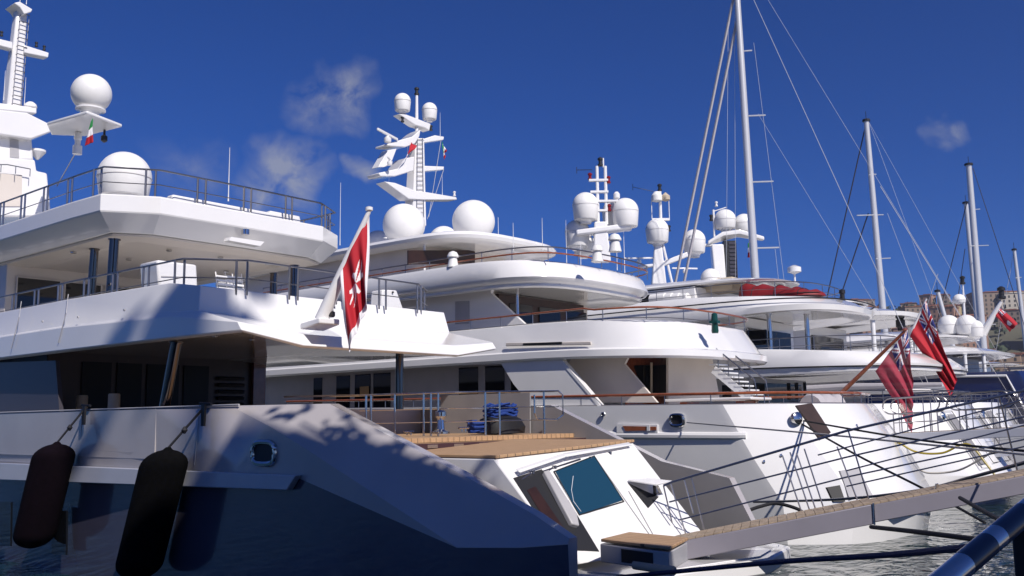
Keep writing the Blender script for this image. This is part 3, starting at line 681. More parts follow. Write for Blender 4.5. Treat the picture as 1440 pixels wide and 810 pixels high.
o = on_hull(1117, 589); mb.lathe(o+Vector((-.04, -.04, 0)), [(.16, -.05), (.2, 0), (.2, .12), (.1, .18)], 20, axis=(-.3, -.95, .1)); mb.build('mooring_fairlead', CHROME, hull2)
mb = MB(); mb.prism([(29.9, 10.6, .12), (29.2, 12.4, .12), (37.2, 12.4, .12), (36.6, 10.6, .12), (35.5, 10.1, .12), (31, 10.1, .12)], (0, 0, .18)); mb.build('swim_platform', SILVER, hull2, bevel=.05)
mb = MB(); mb.prism([(28.5, 15, 2.5), (28.3, 20, 2.5), (28.6, 45, 2.6), (37, 45, 2.6), (37.3, 20, 2.5), (37, 15, 2.5), (35.5, 13, 2.5), (30, 13, 2.5)], (0, 0, .06)); mb.build('main_deck', TEAK, Y2)
# varnished cap rail on the main bulwark
top = chaikin(HB[-1], 1); R2 = [Vector((QD-w_+.12, b+.1, z)) for b, w_, z in top if b < 46][::-1]+[Vector((QD+w_-.12, b+.1, z)) for b, w_, z in top[1:] if b < 46]
mb = MB(); mb.tube([p+Vector((0, 0, .36)) for p in R2], .05, 8); cr2 = mb.build('cap_rail', VARN, Y2)
mb = MB()
mb.tube([p+Vector((0, 0, .02)) for p in R2], .02, 6)
for p in resample(R2, 1.7): mb.tube([p+Vector((0, 0, -.05)), p+Vector((0, 0, .34))], .02, 6)
mb.build('cap_rail_posts', STEEL, cr2)
# main deck house
h = house(Y2, QD, 21.5, 58, 3.45, 2.5, 5.35, GREYW, name='main_superstructure')
for xs in ((645, 672, 517, 552), (682, 709, 515, 551), (718, 744, 516, 550), (525, 549, 525, 556), (499, 521, 527, 556), (473, 492, 529, 556), (441, 453, 532, 556)):
    pts = [at(xs[0], xs[2], q=29.33), at(xs[1], xs[2]-1, q=29.33), at(xs[1], xs[3], q=29.33), at(xs[0], xs[3], q=29.33)]
    z0, z1 = min(pts[2].z, pts[3].z)-.6, (pts[0].z+pts[1].z)/2
    mb = MB(); mb.prism([(29.33, pts[0].y, z1), (29.33, pts[1].y, z1), (29.33, pts[1].y, z0), (29.33, pts[0].y, z0)], (.04, 0, 0)); mb.build('window', GLASS, h)
panel(h, 'lamp', ORANGE, [(506, 544), (518, 543), (518, 556), (506, 556)], (.03, 0, 0), q=29.25)
# side plates between the decks
q = 28.15
panel(Y2, 'side_plate', WHITE, [(560, 503), (800, 500), (788, 509), (846, 573), (750, 574), (722, 540), (705, 512), (560, 517)], (.16, 0, 0), q=q)
panel(Y2, 'side_plate', WHITE, [(788, 509), (791, 507), (846, 572), (843, 574)], (.26, 0, 0), q=q-.02)
panel(Y2, 'inner_plate', SOFFIT, [(850, 500), (884, 500), (878, 512), (924, 566), (840, 566), (800, 510), (806, 500)], (.12, 0, 0), q=29.3)
panel(Y2, 'saloon_bulkhead', SOFFIT, [(1000, 494), (940, 494), (940, 570), (1012, 560)], (0, .1, 0), b=19.0)
wb = panel(Y2, 'saloon_bulkhead_wood', MAHOG, [(870, 497), (970, 497), (970, 560), (905, 560), (870, 515)], (0, .1, 0), b=20.0)
for x0, x1 in ((892, 915), (919, 940), (947, 965)):
    panel(wb, 'glass_door', GLASS, [(x0, 514), (x1, 513), (x1, 556), (x0+(14 if x0 == 892 else 0), 556)], (0, .03, 0), b=19.95)
mb = MB(); mb.tube([at(916, 510, b=19.8), at(916, 562, b=19.8)], .05, 12); mb.build('deck_pillar', BEIGE, Y2)
# stairs to the upper deck
mb = MB()
S0, S1_ = at(1062, 556, q=31.5), at(1003, 508, q=31.5)
for i in range(9):
    c = S0.lerp(S1_, i/8); mb.box((31.9, c.y, c.z-.12), (.9, .3, .05))
mb.box(((S0+S1_)/2+Vector((0, 0, -.3))), (.06, (S1_-S0).length, .28), rx=math.atan2(S1_.z-S0.z, S1_.y-S0.y)); st = mb.build('stairs', WHITE, Y2)
mb = MB()
for dq in (0, .9): mb.tube([S0+Vector((dq, -.1, -.3)), S0+Vector((dq, 0, .55)), S1_+Vector((dq, 0, .55))], .03, 8)
for i in range(4): c = S0.lerp(S1_, (i+.5)/4); mb.tube([c+Vector((0, 0, -.1)), c+Vector((0, 0, .55))], .018, 6)
mb.build('stair_handrail', STEEL, st)
# upper deck
U2 = [(16.4, 0), (16.5, 2.5), (17.3, 4.0), (19.2, 4.8), (21.5, 4.82), (45, 4.75), (56, 3.6), (63, 0)]
mb = MB(); band(mb, U2, QD, [(1.6, 5.36, 0, 5.36), (.24, 5.2, 0, 5.06), (.08, 5.18, 0, 5.06), (0, 5.26, 0, 5.14), (0, 5.5, 0, 5.36), (.06, 5.54, .08, 5.42), (.10, 5.56, .14, 5.44), (.20, 6.1, .35, 5.9), (.30, 6.56, .62, 6.42), (.36, 6.6, .74, 6.46), (.48, 6.6, .86, 6.46), (.5, 5.6, .9, 5.6)], 16, 23, it=2)
up2 = mb.build('upper_deck', WHITE, Y2, angle=38)
U2R = [(17.2, 0), (17.3, 2.2), (17.8, 3.7), (19.2, 4.4), (21, 4.45), (45, 4.4)]
mb = MB(); P = [p+Vector((0, 0, 0 if p.y > 20 else -.08)) for p in edge(U2R, QD, 0, 6.56, 2)]; mb.tube([p+Vector((0, 0, .42)) for p in P], .038, 8); c = mb.build('cap_rail', VARN, up2)
mb = MB()
mb.tube([p+Vector((0, 0, .05)) for p in P], .015, 6)
for p in resample(P, 1.6): mb.tube([p, p+Vector((0, 0, .4))], .02, 6)
mb.build('cap_rail_posts', STEEL, c)
def slot_on(parent, x0, x1, y0, y1, q, material, name): return panel(parent, name, material, [(x0, y0), (x1, y0-2), (x1, y1-2), (x0, y1)], (.05, 0, 0), q=q, bevel=.03)
sp = slot_on(up2, 711, 831, 482, 487, 28.0, SOFFIT, 'freeing_slot')
slot_on(sp, 735, 790, 482.5, 486, 27.97, BLACK, 'slot_opening')
mb = MB(); c = at(1005, 453, q=30.8); mb.box(c+Vector((0, 0, .0)), (.25, .3, .1)); mb.lathe(c+Vector((0, 0, -.4)), [(.11, 0), (.13, .08), (.11, .35), (.13, .42), (.1, .7), (.02, .74)], 16); mb.build('stern_light', GREENB, up2)
# upper house
panel(Y2, 'upper_side_plate', WHITE, [(470, 420), (692, 405), (690, 412), (745, 462), (470, 470)], (.15, 0, 0), q=29.3)
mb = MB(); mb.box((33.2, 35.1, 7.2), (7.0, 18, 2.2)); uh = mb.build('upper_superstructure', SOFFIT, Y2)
mb = MB(); mb.box((33.0, 25.9, 7.2), (6.0, .2, 2.0)); uw = mb.build('saloon_bulkhead_wood', DKWOOD, Y2)
for xx in (31.4, 33.4, 35.4): mb = MB(); mb.box((xx, 25.78, 7.0), (1.5, .05, 1.7)); mb.build('glass_door', GLASS, uw)
mb = MB(); c0 = at(728, 460, q=29.5); mb.tube([(29.5, c0.y, 5.6), (29.5, c0.y, 8.3)], .06, 12); mb.build('deck_pillar', CHROME, Y2)
panel(uh, 'door', GREYW, [(640, 424), (660, 423), (660, 455), (640, 456)], (.02, 0, 0), q=29.28)
# bridge deck
BR = [(21.9, 0), (22.0, 2.5), (22.7, 4.0), (24.2, 4.75), (26.5, 4.8), (40, 4.6), (50, 3.0), (55, 0)]
mb = MB(); band(mb, BR, QD, [(1.5, 8.3), (.5, 8.12), (.42, 8.1), (.3, 8.16), (.3, 8.26), (.1, 8.34), (0, 8.5, 0, 8.48), (.04, 9.12, .22, 9.0), (.10, 9.24, .34, 9.14), (.2, 9.26, .45, 9.16), (.25, 8.6, .5, 8.6)], 21.2, 27, it=2)
br2 = mb.build('bridge_deck', WHITE, Y2, angle=38)
BRR = [(22.0, 0), (22.1, 2.4), (22.6, 3.9), (24.0, 4.4), (26, 4.45), (40, 4.3)]
P = edge(BRR, QD, 0, 9.1, 2); mb = MB(); mb.tube([p+Vector((0, 0, .55)) for p in P], .03, 8)
for p in resample(P, 1.45): mb.tube([p, p+Vector((0, 0, .55))], .02, 6)
rr = mb.build('bridge_railing', STEEL, br2); mb = MB(); mb.tube([p+Vector((0, 0, .32)) for p in P], .035, 8); mb.build('wooden_mid_rail', VARN, rr)
# soffit lights
for i in range(6): mb = MB(); mb.lathe((29.9+i*1.2, 22.6, 8.27), [(.08, -.02), (.08, .02)], 12); mb.build('ceiling_light', BLKPLA, br2)
# hardtop and its house
mb = MB(); r1 = [(29.5, 0), (29.5, 2.6), (31, 3.6), (44, 3.2), (48, 0)]
band(mb, r1, QD, [(0, 8.7), (.25, 10.9)], it=2); sk = mb.build('sky_lounge', SOFFIT, Y2)
mb = MB(); r2 = [(29.3, 0), (29.3, 2.5), (30.9, 3.62), (35, 3.6)]; 
panel(sk, 'lounge_window', DKWOOD, [(574, 352), (668, 352), (668, 370), (574, 372)], (0, .06, 0), b=29.3)
HT = [(26.6, 0), (26.7, 2.2), (27.5, 3.6), (29.5, 4.1), (36, 4.1), (46, 3.6), (50, 0)]
mb = MB(); band(mb, HT, QD, [(1.4, 10.7), (.3, 10.62), (.05, 10.72), (0, 10.86), (.1, 11.0), (.5, 11.1), (1.2, 11.14)], it=2); ht = mb.build('hardtop', WHITE, Y2, angle=40)
mb = MB(); mb.tube([at(597, 380, q=29.3), at(597, 334, q=29.3)], .05, 10); mb.build('hardtop_pole', WHITE, Y2)
for px, py, r_, q_ in ((568, 335, 1.02, 31.6), (666, 330, 1.02, 33.3), (624, 333, .78, 35.2), (532, 338, .8, 33.8)):
    c = at(px, py, q=q_); radome(ht, (c.x, c.y, 11.5), r_, kind='ball', ped=.42)
mb = MB(); 
for px, py in ((627, 376), (856, 352), (955, 401)): pass
for px, py, z_ in ((637, 374, 9.2), (865, 352, 9.0), (840, 366, 9.0)):
    c = at(px, py+2, z=z_); mb = MB(); mb.lathe(c, [(.24, 0), (.17, .35), (.17, .4), (.24, .42), (.24, .48), (.16, .62), (.02, .68)], 18); mb.build('deck_light', DOME, br2)
for px, py, z_, h_ in ((701, 350, 10.9, 1.5), (722, 352, 9.6, 1.1), (763, 352, 9.6, 1.3), (478, 345, 10.9, 2.9), (817, 380, 9.3, 1.2), (868, 380, 9.3, 1.4)): whip(br2, at(px, py, z=z_), h_, .016)
# main mast
B = 34.0; X = lambda pts: pw(pts, b=B)
mb = MB(); a, b, c, d = X([(580, 318), (600, 318), (597, 194), (585, 194)]); mb.loft([[a, b, b+Vector((0, .7, 0)), a+Vector((0, .7, 0))], [d, c, c+Vector((0, .5, 0)), d+Vector((0, .5, 0))]]); mm = mb.build('mast', WHITE, Y2, bevel=.05)
mb = MB()
for i in range(18):
    y = 196+i*6.4; mb.tube(pw([(586, y), (595, y)], b=B-.05), .014, 5)
mb.tube(pw([(587, 194), (586, 312)], b=B-.05), .016, 5); mb.tube(pw([(594, 194), (596, 312)], b=B-.05), .016, 5); mb.build('ladder', STEEL, mm)
mb = MB(); mb.tube([at(586, 196, b=B+.2), at(586, 132, b=B+.2)], .1, 12, r1=.07); mb.build('topmast', WHITE, mm)
navlight(mm, at(586, 134, b=B+.2)+Vector((0, 0, -.0)), 1.4)
def arm(name, pts, dy=(0, .5, 0), b=B, parent=None, bv=.04): mb = MB(); mb.prism(pw(pts, b=b), dy); return mb.build(name, WHITE, parent or mm, bevel=bv)
arm('spreader', [(561, 160), (572, 161), (606, 174), (604, 184), (598, 180), (584, 176)], b=B)
arm('spreader', [(545, 202), (580, 192), (592, 182), (590, 192), (584, 202), (570, 207), (545, 205)], (0, .9, 0), B-.3)
arm('spreader', [(594, 196), (612, 190), (625, 192), (624, 197), (596, 201)])
arm('spreader', [(533, 243), (560, 237), (572, 222), (583, 220), (582, 240), (556, 248), (535, 248)], (0, .9, 0), B-.3)
arm('spreader', [(597, 233), (625, 234), (624, 239), (597, 241)])
arm('spreader', [(541, 255), (556, 257), (584, 268), (600, 270), (642, 277), (643, 281), (598, 281), (575, 280)], (0, .7, 0), B-.1)
arm('radar_bracket', [(546, 211), (558, 209), (549, 232), (540, 235), (532, 235)], (0, .5, 0), B-.3, bv=.02)
for px, py, r_ in ((566, 156, .42), (604, 168, .40)):
    c = at(px, py, b=B+.2); radome(mm, c, r_, hb=.5, ped=.12)
navlight(mm, at(566, 172, b=B+.1), 1.0); navlight(mm, at(606, 184, b=B+.1), 1.0); navlight(mm, at(639, 276, b=B+.1), .9, WHITE)
radar(mm, at(545, 200, b=B-.6), 1.9, .3); radar(mm, at(548, 232, b=B-.6), 1.0, .6, .7)
for px, py, h_ in ((573, 232, 1.35), (619, 192, 1.3), (622, 275, 1.1), (547, 258, .3)): whip(mm, at(px, py, b=B), h_, .012)
mb = MB(); mb.tube([at(620, 198, b=B), at(603, 305, b=B)], .012, 5); mb.tube([at(624, 238, b=B), at(601, 308, b=B)], .012, 5); mb.build('halyard', WROPE, mm)
# ensign staffs are parts of the yachts, the flags are things of their own
mb = MB(); a, b = at(452, 450, b=17.75), at(519, 297, b=16.6); mb.tube([a, b], .17, 16, r1=.05); mb.lathe(b, [(.06, 0), (.09, .02), (.09, .09), (.02, .12)], 12); mb.build('ensign_staff', WHITE, Y1)
mb = MB(); a = at(452, 456, b=17.75); mb.prism([a+Vector(v) for v in ((-.35, .35, -.12), (-.3, -.3, -.02), (.3, -.3, -.02), (.35, .35, -.12))], (0, 0, .14)); mb.build('staff_socket', WHITE, Y1, bevel=.03)
mb = MB(); mb.lathe(at(464, 446, b=17.6), [(.1, 0), (.12, .03), (.12, .12), (.08, .14), (.08, .2), (.12, .22), (.1, .32)], 16); mb.build('stern_light', BLKPLA, Y1)

# ------------------------------------------------------------------ flags
def jack(u, v):
    """union flag on the unit square, u across, v down; 0 blue, 1 white, 2 red"""
    x, y = (u-.5)*2, (v-.5)
    if abs(x/2) < .05 or abs(y) < .10: return 2
    if abs(x/2) < .085 or abs(y) < .17: return 1
    d = min(abs(y-x/2), abs(y+x/2))
    return 2 if d < .035 else (1 if d < .11 else 0)
def cross8(u, v):
    x, y = abs(u), abs(v); a, b = max(x, y), min(x, y)
    return a < .30 and b < a*.55 and not (a > .30-.10*(1-b/(a*.55+1e-6)) and b < .55*a*.9 and a-.20 > b*.9)
def malta(u, v):
    if u < .0 or u > .90 or v < .08 or v > .92: return 1
    x, y = (u-.47)*1.5, v-.5
    return 1 if cross8(x*1.1, y*1.1) else 2
def ensign(u, v):
    if u < .4 and v < .5: return jack(u*2.5, v*2)
    return 2
def ensign_disc(u, v):
    if u < .4 and v < .5: return jack(u*2.5, v*2)
    return 1 if ((u-.75)*1.6)**2+(v-.5)**2 < .03 else 2
def tricolour(u, v): return 3 if u < .33 else (1 if u < .66 else 2)
def flag(name, label, corners, pat, amp=.08, folds=4, nu=96, nv=60, group=None, red=None, seed=0):
    """corners: hoist top, hoist bottom, fly bottom, fly top (world)"""
    A, D, C_, B_ = [Vector(c) for c in corners]; n = (B_-A).cross(D-A).normalized(); vs = []; mb = MB()
    for j in range(nv+1):
        for i in range(nu+1):
            u, v = i/nu, j/nv
            p = A.lerp(B_, u).lerp(D.lerp(C_, u), v)
            ph = folds*6.28318*(v*.9+.22*u)+seed
            p = p+n*(amp*math.sin(ph)*(.15+.85*u**.7)+amp*.5*math.sin(ph*.47+3*u+seed))+(D-A).normalized()*(amp*.35*math.sin(ph*1.3+2*u)*u)
            vs.append(p)
    fs = []; mi = []
    for j in range(nv):
        for i in range(nu):
            fs.append((j*(nu+1)+i, j*(nu+1)+i+1, (j+1)*(nu+1)+i+1, (j+1)*(nu+1)+i)); mi.append(pat((i+.5)/nu, (j+.5)/nv))
    mb.v = vs; mb.f = fs; mb.mi = mi
    o = mb.build(name, [BLF, WHF, red or REDF, GRF], angle=180, solid=.006); tag(o, label, 'flag', group); return o
flag('maltese_ensign', 'red flag with white border and eight pointed white cross hanging from the nearest stern', [at(519, 302, b=16.6), at(478, 384, b=17.1), at(489, 497, b=16.9), at(518, 425, b=16.55)], malta, .10, 3, seed=.5)
flag('courtesy_flag', 'small green white and red flag hanging under the dome platform at top left', [at(131, 166, b=29), at(127, 172, b=29), at(120, 205, b=29.2), at(131, 200, b=29)], tricolour, .03, 2, 30, 16)
flag('courtesy_flag', 'small green white and red flag on the halyard of the four domed yacht', [at(622, 198, b=34), at(622, 212, b=34), at(626, 224, b=34), at(627, 210, b=34)], tricolour, .06, 2, 30, 16)
flag('house_flag', 'faded maroon flag wrapped against the mast above the large domes', [at(579, 200, b=33.6), at(572, 220, b=33.6), at(564, 230, b=33.4), at(586, 205, b=33.6)], lambda u, v: 1 if v > .7 else 2, .06, 2, 24, 16)

# ================================================================== further motor yachts
def motor_hull(parent, qc, hb, ba, zt, material, L=48, name='hull', bowup=1.4):
    LV = [[(ba-.9, 0, -2), (ba-.7, hb*.62, -2), (ba+.7, hb*.9, -2), (ba+1.3, hb*.93, -2), (ba+L*.65, hb*.8, -2), (ba+L*.9, hb*.2, -2), (ba+L*.93, 0, -2)],
          [(ba-1.8, 0, .4), (ba-1.5, hb*.64, .4), (ba+.3, hb*.95, .4), (ba+.9, hb*.97, .4), (ba+L*.65, hb*.88, .4), (ba+L*.9, hb*.3, .4), (ba+L*.95, 0, .4)],
          [(ba-.9, 0, zt*.55), (ba-.6, hb*.66, zt*.55), (ba+1.1, hb*.98, zt*.55), (ba+1.7, hb*.99, zt*.55), (ba+L*.65, hb*.95, zt*.57), (ba+L*.9, hb*.45, zt*.62), (ba+L*.98, 0, zt*.65)],
          [(ba, 0, zt), (ba+.4, hb*.68, zt), (ba+2.2, hb*.99, zt), (ba+2.8, hb, zt), (ba+L*.65, hb*.97, zt+bowup*.2), (ba+L*.9, hb*.55, zt+bowup*.7), (ba+L*1.03, 0, zt+bowup)]]
    return hull_mesh(LV, qc, 1).build(name, material, parent, angle=24)
def sleek(parent, name, qc, st, hb, z0, z1, L=34, top_in=.45, stern_drop=.25, line=None, material=WHITE, fullin=0.0, soff=.3, lift=0.0):
    P = [(st, 0), (st+.15, hb*.46), (st+1.3, hb*.82), (st+3.6, hb), (st+8, hb), (st+L*.75, hb*.9), (st+L*.95, hb*.5), (st+L, 0)]
    zm = (z0+z1)/2; d = stern_drop
    lv = [(1.6, z0+soff, 0, z0+soff+lift), (.35, z0, 0, z0+lift), (.06, z0+.03, 0, z0+.03+lift), (0, z0+(z1-z0)*.28, 0, z0+(z1-z0)*.28+lift*.7), (top_in*.3, zm+(z1-z0)*.1, .2, zm-d*.4+(z1-z0)*.1), (top_in*.75, z1-.06, .6, z1-d-.04), (top_in, z1, .78, z1-d)]
    if fullin: lv += [(top_in+fullin*.5, z1+.12*fullin, 1.4, z1-d*.5+.1*fullin), (top_in+fullin, z1+.2*fullin, 1.8, z1+.16*fullin)]
    else: lv += [(top_in+.15, z1, .9, z1-d), (top_in+.16, z1-.7, .92, z1-.8)]
    mb = MB(); band(mb, P, qc, lv, st+.3, st+9, it=2); o = mb.build(name, material, parent, angle=40)
    if line:
        r_ = half_rings(ctrl(P, 2), qc, [(top_in*.3*0-.012, z0+(z1-z0)*line, 0, z0+(z1-z0)*line-d*.4+lift*.3)], st+.3, st+9)[0]; m_ = MB(); m_.tube(r_, .035, 6); m_.build('dark_coachline', BLACK, o)
    return o, P
def deck_rail(parent, P, qc, ins, z, h=.75, step=1.6, cut=10, drop=0, name='railing', bars=(.5,), dy=1.2):
    r_ = [p for p in half_rings(ctrl(P, 2), qc, [(ins, z)], 0, 1)[0]]
    ym = min(p.y for p in r_); r_ = [p+Vector((0, dy, 0)) for p in r_ if p.y < ym+cut]
    mb = MB(); rail(mb, r_, h, step, bars, r=.025, rb=.014, pr=.02, sides=6); return mb.build(name, STEEL, parent)

def stern_details(parent, hull, qc, hb, ba, zt, teak=True):
    f = lambda w_, z: Vector((qc+w_, (ba-.9+(z-zt*.55)/(zt*.45)*.9 if z > zt*.55 else ba-1.8+(z-.4)/(zt*.55-.4)*.9)+.35*(abs(w_)/(hb*.62))**2-.05, z))
    def ring_(a, b, z0, z1, r, name, m_): mb = MB(); mb.tube([f(a, z0), f(b, z0), f(b, z1), f(a, z1)], r, 5, closed=True); mb.build(name, m_, hull)
    ring_(-hb*.3, hb*.3, zt*.25, zt*.82, .018, 'garage_door_seam', BLACK)
    for s_ in (-1, 1):
        ring_(s_*hb*.42, s_*hb*.58, zt*.2, zt*.9, .03, 'stair_rim', GREYW)
        mb = MB(); mb.prism([f(s_*hb*.44, zt*.25)+Vector((0, -.02, 0)), f(s_*hb*.56, zt*.25)+Vector((0, -.02, 0)), f(s_*hb*.56, zt*.86)+Vector((0, -.02, 0)), f(s_*hb*.44, zt*.86)+Vector((0, -.02, 0))], (0, -.01, 0)); mb.build('stair_recess', WEDGE, hull)
        mb = MB(); c = f(s_*hb*.64, zt*.84); mb.lathe(c, [(.16, -.05), (.2, .02), (.14, .08)], 16, axis=(0, -1, .2)); mb.build('mooring_fairlead', CHROME, hull)
        mb = MB(); c = Vector((qc+s_*hb*.5, ba+1.6, zt-.7)); mb.lathe(c, [(.14, 0), (.1, .1), (.1, .5), (.17, .6), (.17, .7)], 14); mb.build('capstan', CHROME, parent)
    mb = MB(); P = [Vector((qc-hb*.9, ba+6, zt)), Vector((qc-hb*.88, ba+2, zt)), Vector((qc-hb*.6, ba+.5, zt)), Vector((qc+hb*.6, ba+.5, zt)), Vector((qc+hb*.88, ba+2, zt)), Vector((qc+hb*.9, ba+6, zt))]
    rail(mb, P, .6, 1.3, (.5,), r=.03, rb=.015, pr=.02); mb.build('stern_railing', STEEL, parent)
    mb = MB(); mb.prism([(qc-hb*.7, ba-1.4, 0), (qc+hb*.7, ba-1.4, 0), (qc+hb*.62, ba-2.7, 0), (qc-hb*.62, ba-2.7, 0)], (0, 0, .22)); mb.build('swim_platform', SILVER, hull, bevel=.05)
# ---- yacht 3
Q3 = 48
Y3 = thing('motor_yacht', 'third white motor yacht with thin dark coachlines and a red covered tender on top', 'yacht', (Q3, 12.5, 0))
h3 = motor_hull(Y3, Q3, 5.0, 12.9, 3.5, WHITE)
stern_details(Y3, h3, Q3, 5.0, 12.9, 3.5)
m3 = house(Y3, Q3, 22, 50, 3.7, 2.6, 4.95, GREYW)
for x0, x1 in ((1106, 1112), (1117, 1123), (1129, 1134), (1064, 1076), (1040, 1052), (1015, 1028)): 
    a, b = at(x0, 532, q=44.28), at(x1, 547, q=44.28); mb = MB(); mb.box((44.28, (a.y+b.y)/2, 4.2), (.06, abs(a.y-b.y), .8)); mb.build('window', GLASS, m3, bevel=.01)
mb = MB(); mb.box((48, 21.9, 3.7), (5.5, .1, 2.0)); mb.build('glass_door', GLASS, m3)
u3, PU3 = sleek(Y3, 'upper_deck', Q3, 13.7, 5.0, 4.85, 6.28, top_in=.25, stern_drop=.35, line=.32, lift=.15)
deck_rail(u3, PU3, Q3, .4, 5.9, .8, cut=18)
w3 = house(Y3, Q3, 22.5, 46, 3.5, 5.2, 8.1, WHITE, name='upper_superstructure')
for x0, x1 in ((1053, 1078), (1020, 1045), (990, 1012)): 
    a, b = at(x0, 470, q=44.48), at(x1, 470, q=44.48); mb = MB(); mb.box((44.48, (a.y+b.y)/2, 6.9), (.06, abs(a.y-b.y), .75)); mb.build('window', GLASS, w3, bevel=.01)
mb = MB(); mb.box((48.2, 22.4, 6.7), (5.2, .1, 1.7)); mb.build('glass_door', GLASS, w3)
for px, qq in ((1083, 45.0), (1136, 46.4)):
    a = at(px, 482, q=qq); pillar(Y3, (a.x, a.y, 5.3), (a.x, a.y, 8.1), .12, CHROME)
t3, PT3 = sleek(Y3, 'top_deck', Q3, 17.2, 5.0, 7.75, 9.1, L=28, top_in=.35, stern_drop=.3, line=.66, lift=.3, soff=.12)
deck_rail(t3, PT3, Q3, .5, 8.85, .75, cut=16)
r3 = house(t3, Q3, 25, 42, 3.0, 8.9, 9.9, WHITE, name='bridge')
mb = MB(); mb.box((45.0, 31, 9.45), (.05, 8, .5)); mb.build('bridge_window', GLASS, r3)
hb3, _ = sleek(t3, 'hardtop', Q3, 20.8, 3.1, 9.95, 10.3, L=18, top_in=.5, stern_drop=.05, fullin=.6)
for dq in (-2.2, 2.2): mb = MB(); mb.tube([(Q3+dq, 23, 8.9), (Q3+dq, 22.3, 10)], .08, 10); mb.build('hardtop_post', WHITE, t3)
radome(t3, at(1000, 402, q=46.5), .55, hb=.4)
# life raft canisters and deck gear on the top deck
for px in (926, 936, 946, 957): c = at(px, 420, q=44.6); mb = MB(); mb.lathe(c+Vector((0, -.5, .0)), [(.22, 0), (.27, .05), (.27, .95), (.22, 1.0)], 18, axis=(0, 1, 0)); mb.build('liferaft_canister', DOME, t3)
mb = MB(); mb.box(at(1010, 403, q=47)+Vector((0, 0, 0)), (1.6, 2.6, .7)); mb.build('sunpad', BEIGE, t3, bevel=.12)
mb = MB(); c = at(1185, 424, q=49.5); mb.lathe(c, [(.14, 0), (.16, .1), (.12, .12), (.12, .4), (.16, .42), (.16, .6), (.05, .66)], 14); mb.build('stern_light', BLKPLA, t3)
# red cover over the tender
TC = thing('covered_tender', 'tender under a bright red canvas cover on the third yacht top deck', 'boat', at(1090, 412, q=45.6))
rings = []
for i in range(15):
    k = i/14; b = 18.4+4.3*k; wd = .95*min(1, (k*4+.35))*min(1, (1-k)*5+.5); hh = .12+.85*k**.7+(.08*math.sin(i*2.1)); 
    rings.append([Vector((45.9+wd*math.cos(a), b, 8.9+ (hh*(math.sin(a)**.75 if math.sin(a) > 0 else 0)))) for a in [3.14159*j/12 for j in range(13)]])
mb = MB(); mb.loft(rings); mb.build('cover', REDC, TC, angle=60)
mb = MB(); 
for i in (3, 7, 11): mb.tube([p+Vector((0, 0, .012)) for p in rings[i]], .02, 6)
mb.tube([r_[-1]+Vector((-.01, 0, .12)) for r_ in rings], .02, 6); mb.build('lashing', BLACK, TC)
# ---- masts with satellite domes
def lattice_mast(parent, c, s=1.0):
    """twin-post mast with tall domes round it (behind the second yacht)"""
    c = Vector(c); s = .72; P = lambda x, z, y=0: c+Vector((.641*x, -.767*x, 0))*s+Vector((.767*y, .641*y, 0))*s+Vector((0, 0, z*s))
    mb = MB(); mb.loft([[P(-.75, 0, -.5), P(.75, 0, -.5), P(.75, 0, .5), P(-.75, 0, .5)], [P(-.55, 3.4, -.4), P(.5, 3.4, -.4), P(.5, 3.4, .4), P(-.55, 3.4, .4)]]); o = mb.build('mast', WHITE, parent, bevel=.1)
    mb = MB(); mb.prism([P(-2.1, 2.2, -.6), P(2.5, 2.75, -.6), P(2.5, 2.75, .8), P(-2.1, 2.2, .8)], (0, 0, .35)); mb.build('platform', WHITE, o, bevel=.1)
    mb = MB()
    for x in (-.2, .5): mb.tube([P(x, 3.2), P(x, 8.2)], .1, 10)
    for z, x0, x1 in ((6.9, -.9, .7), (5.9, -.8, .7), (5.1, -.6, 1.5), (4.3, -.4, .6)): mb.prism([P(x0, z, -.2), P(x1, z, -.2), P(x1, z, .2), P(x0, z, .2)], (0, 0, .12))
    mb.tube([P(.35, 8.1), P(.35, 8.9)], .05, 8); mb.build('signal_frame', WHITE, o)
    for x, z in ((-.8, 7.0), (.75, 6.7), (-.6, 4.6), (.75, 4.3)): navlight(o, P(x, z), 1.5, REDL)
    for x, z in ((.1, 8.2),): navlight(o, P(x, z), 1.8, BLKPLA)
    mb = MB(); mb.lathe(P(1.4, 5.3), [(.05, 0), (.2, .1), (.2, .35), (.1, .48)], 14); mb.lathe(P(-.75, 6.0), [(.1, 0), (.2, .1), (.2, .35), (.1, .48)], 14) if 0 else None; mb.build('sensor', WHITE, o)
    mb = MB(); mb.tube([P(-.6, 7.9), P(-1.9, 7.9)], .02, 6); mb.tube([P(-1.9, 7.6), P(-1.9, 8.15)], .02, 6); mb.build('wind_vane', BLACK, o)
    for x, z, y, r_, hb_ in ((-1.25, 3.4, -.2, .98, .9), (2.1, 2.85, .1, 1.0, .95), (1.35, 3.1, 1.6, .95, .95), (-1.9, 1.35, .9, .95, .9), (-1.3, .9, 2.2, .8, .7)): radome(o, P(x, z, y)+Vector((0, 0, .1)), r_*.80, hb=hb_*1.02, ped=.22)
    whip(o, P(-2.9, 0), 2.6, .02); whip(o, P(1.9, -1), 3.0, .02)
c = at(846, 369, q=47); lattice_mast(Y3, c)
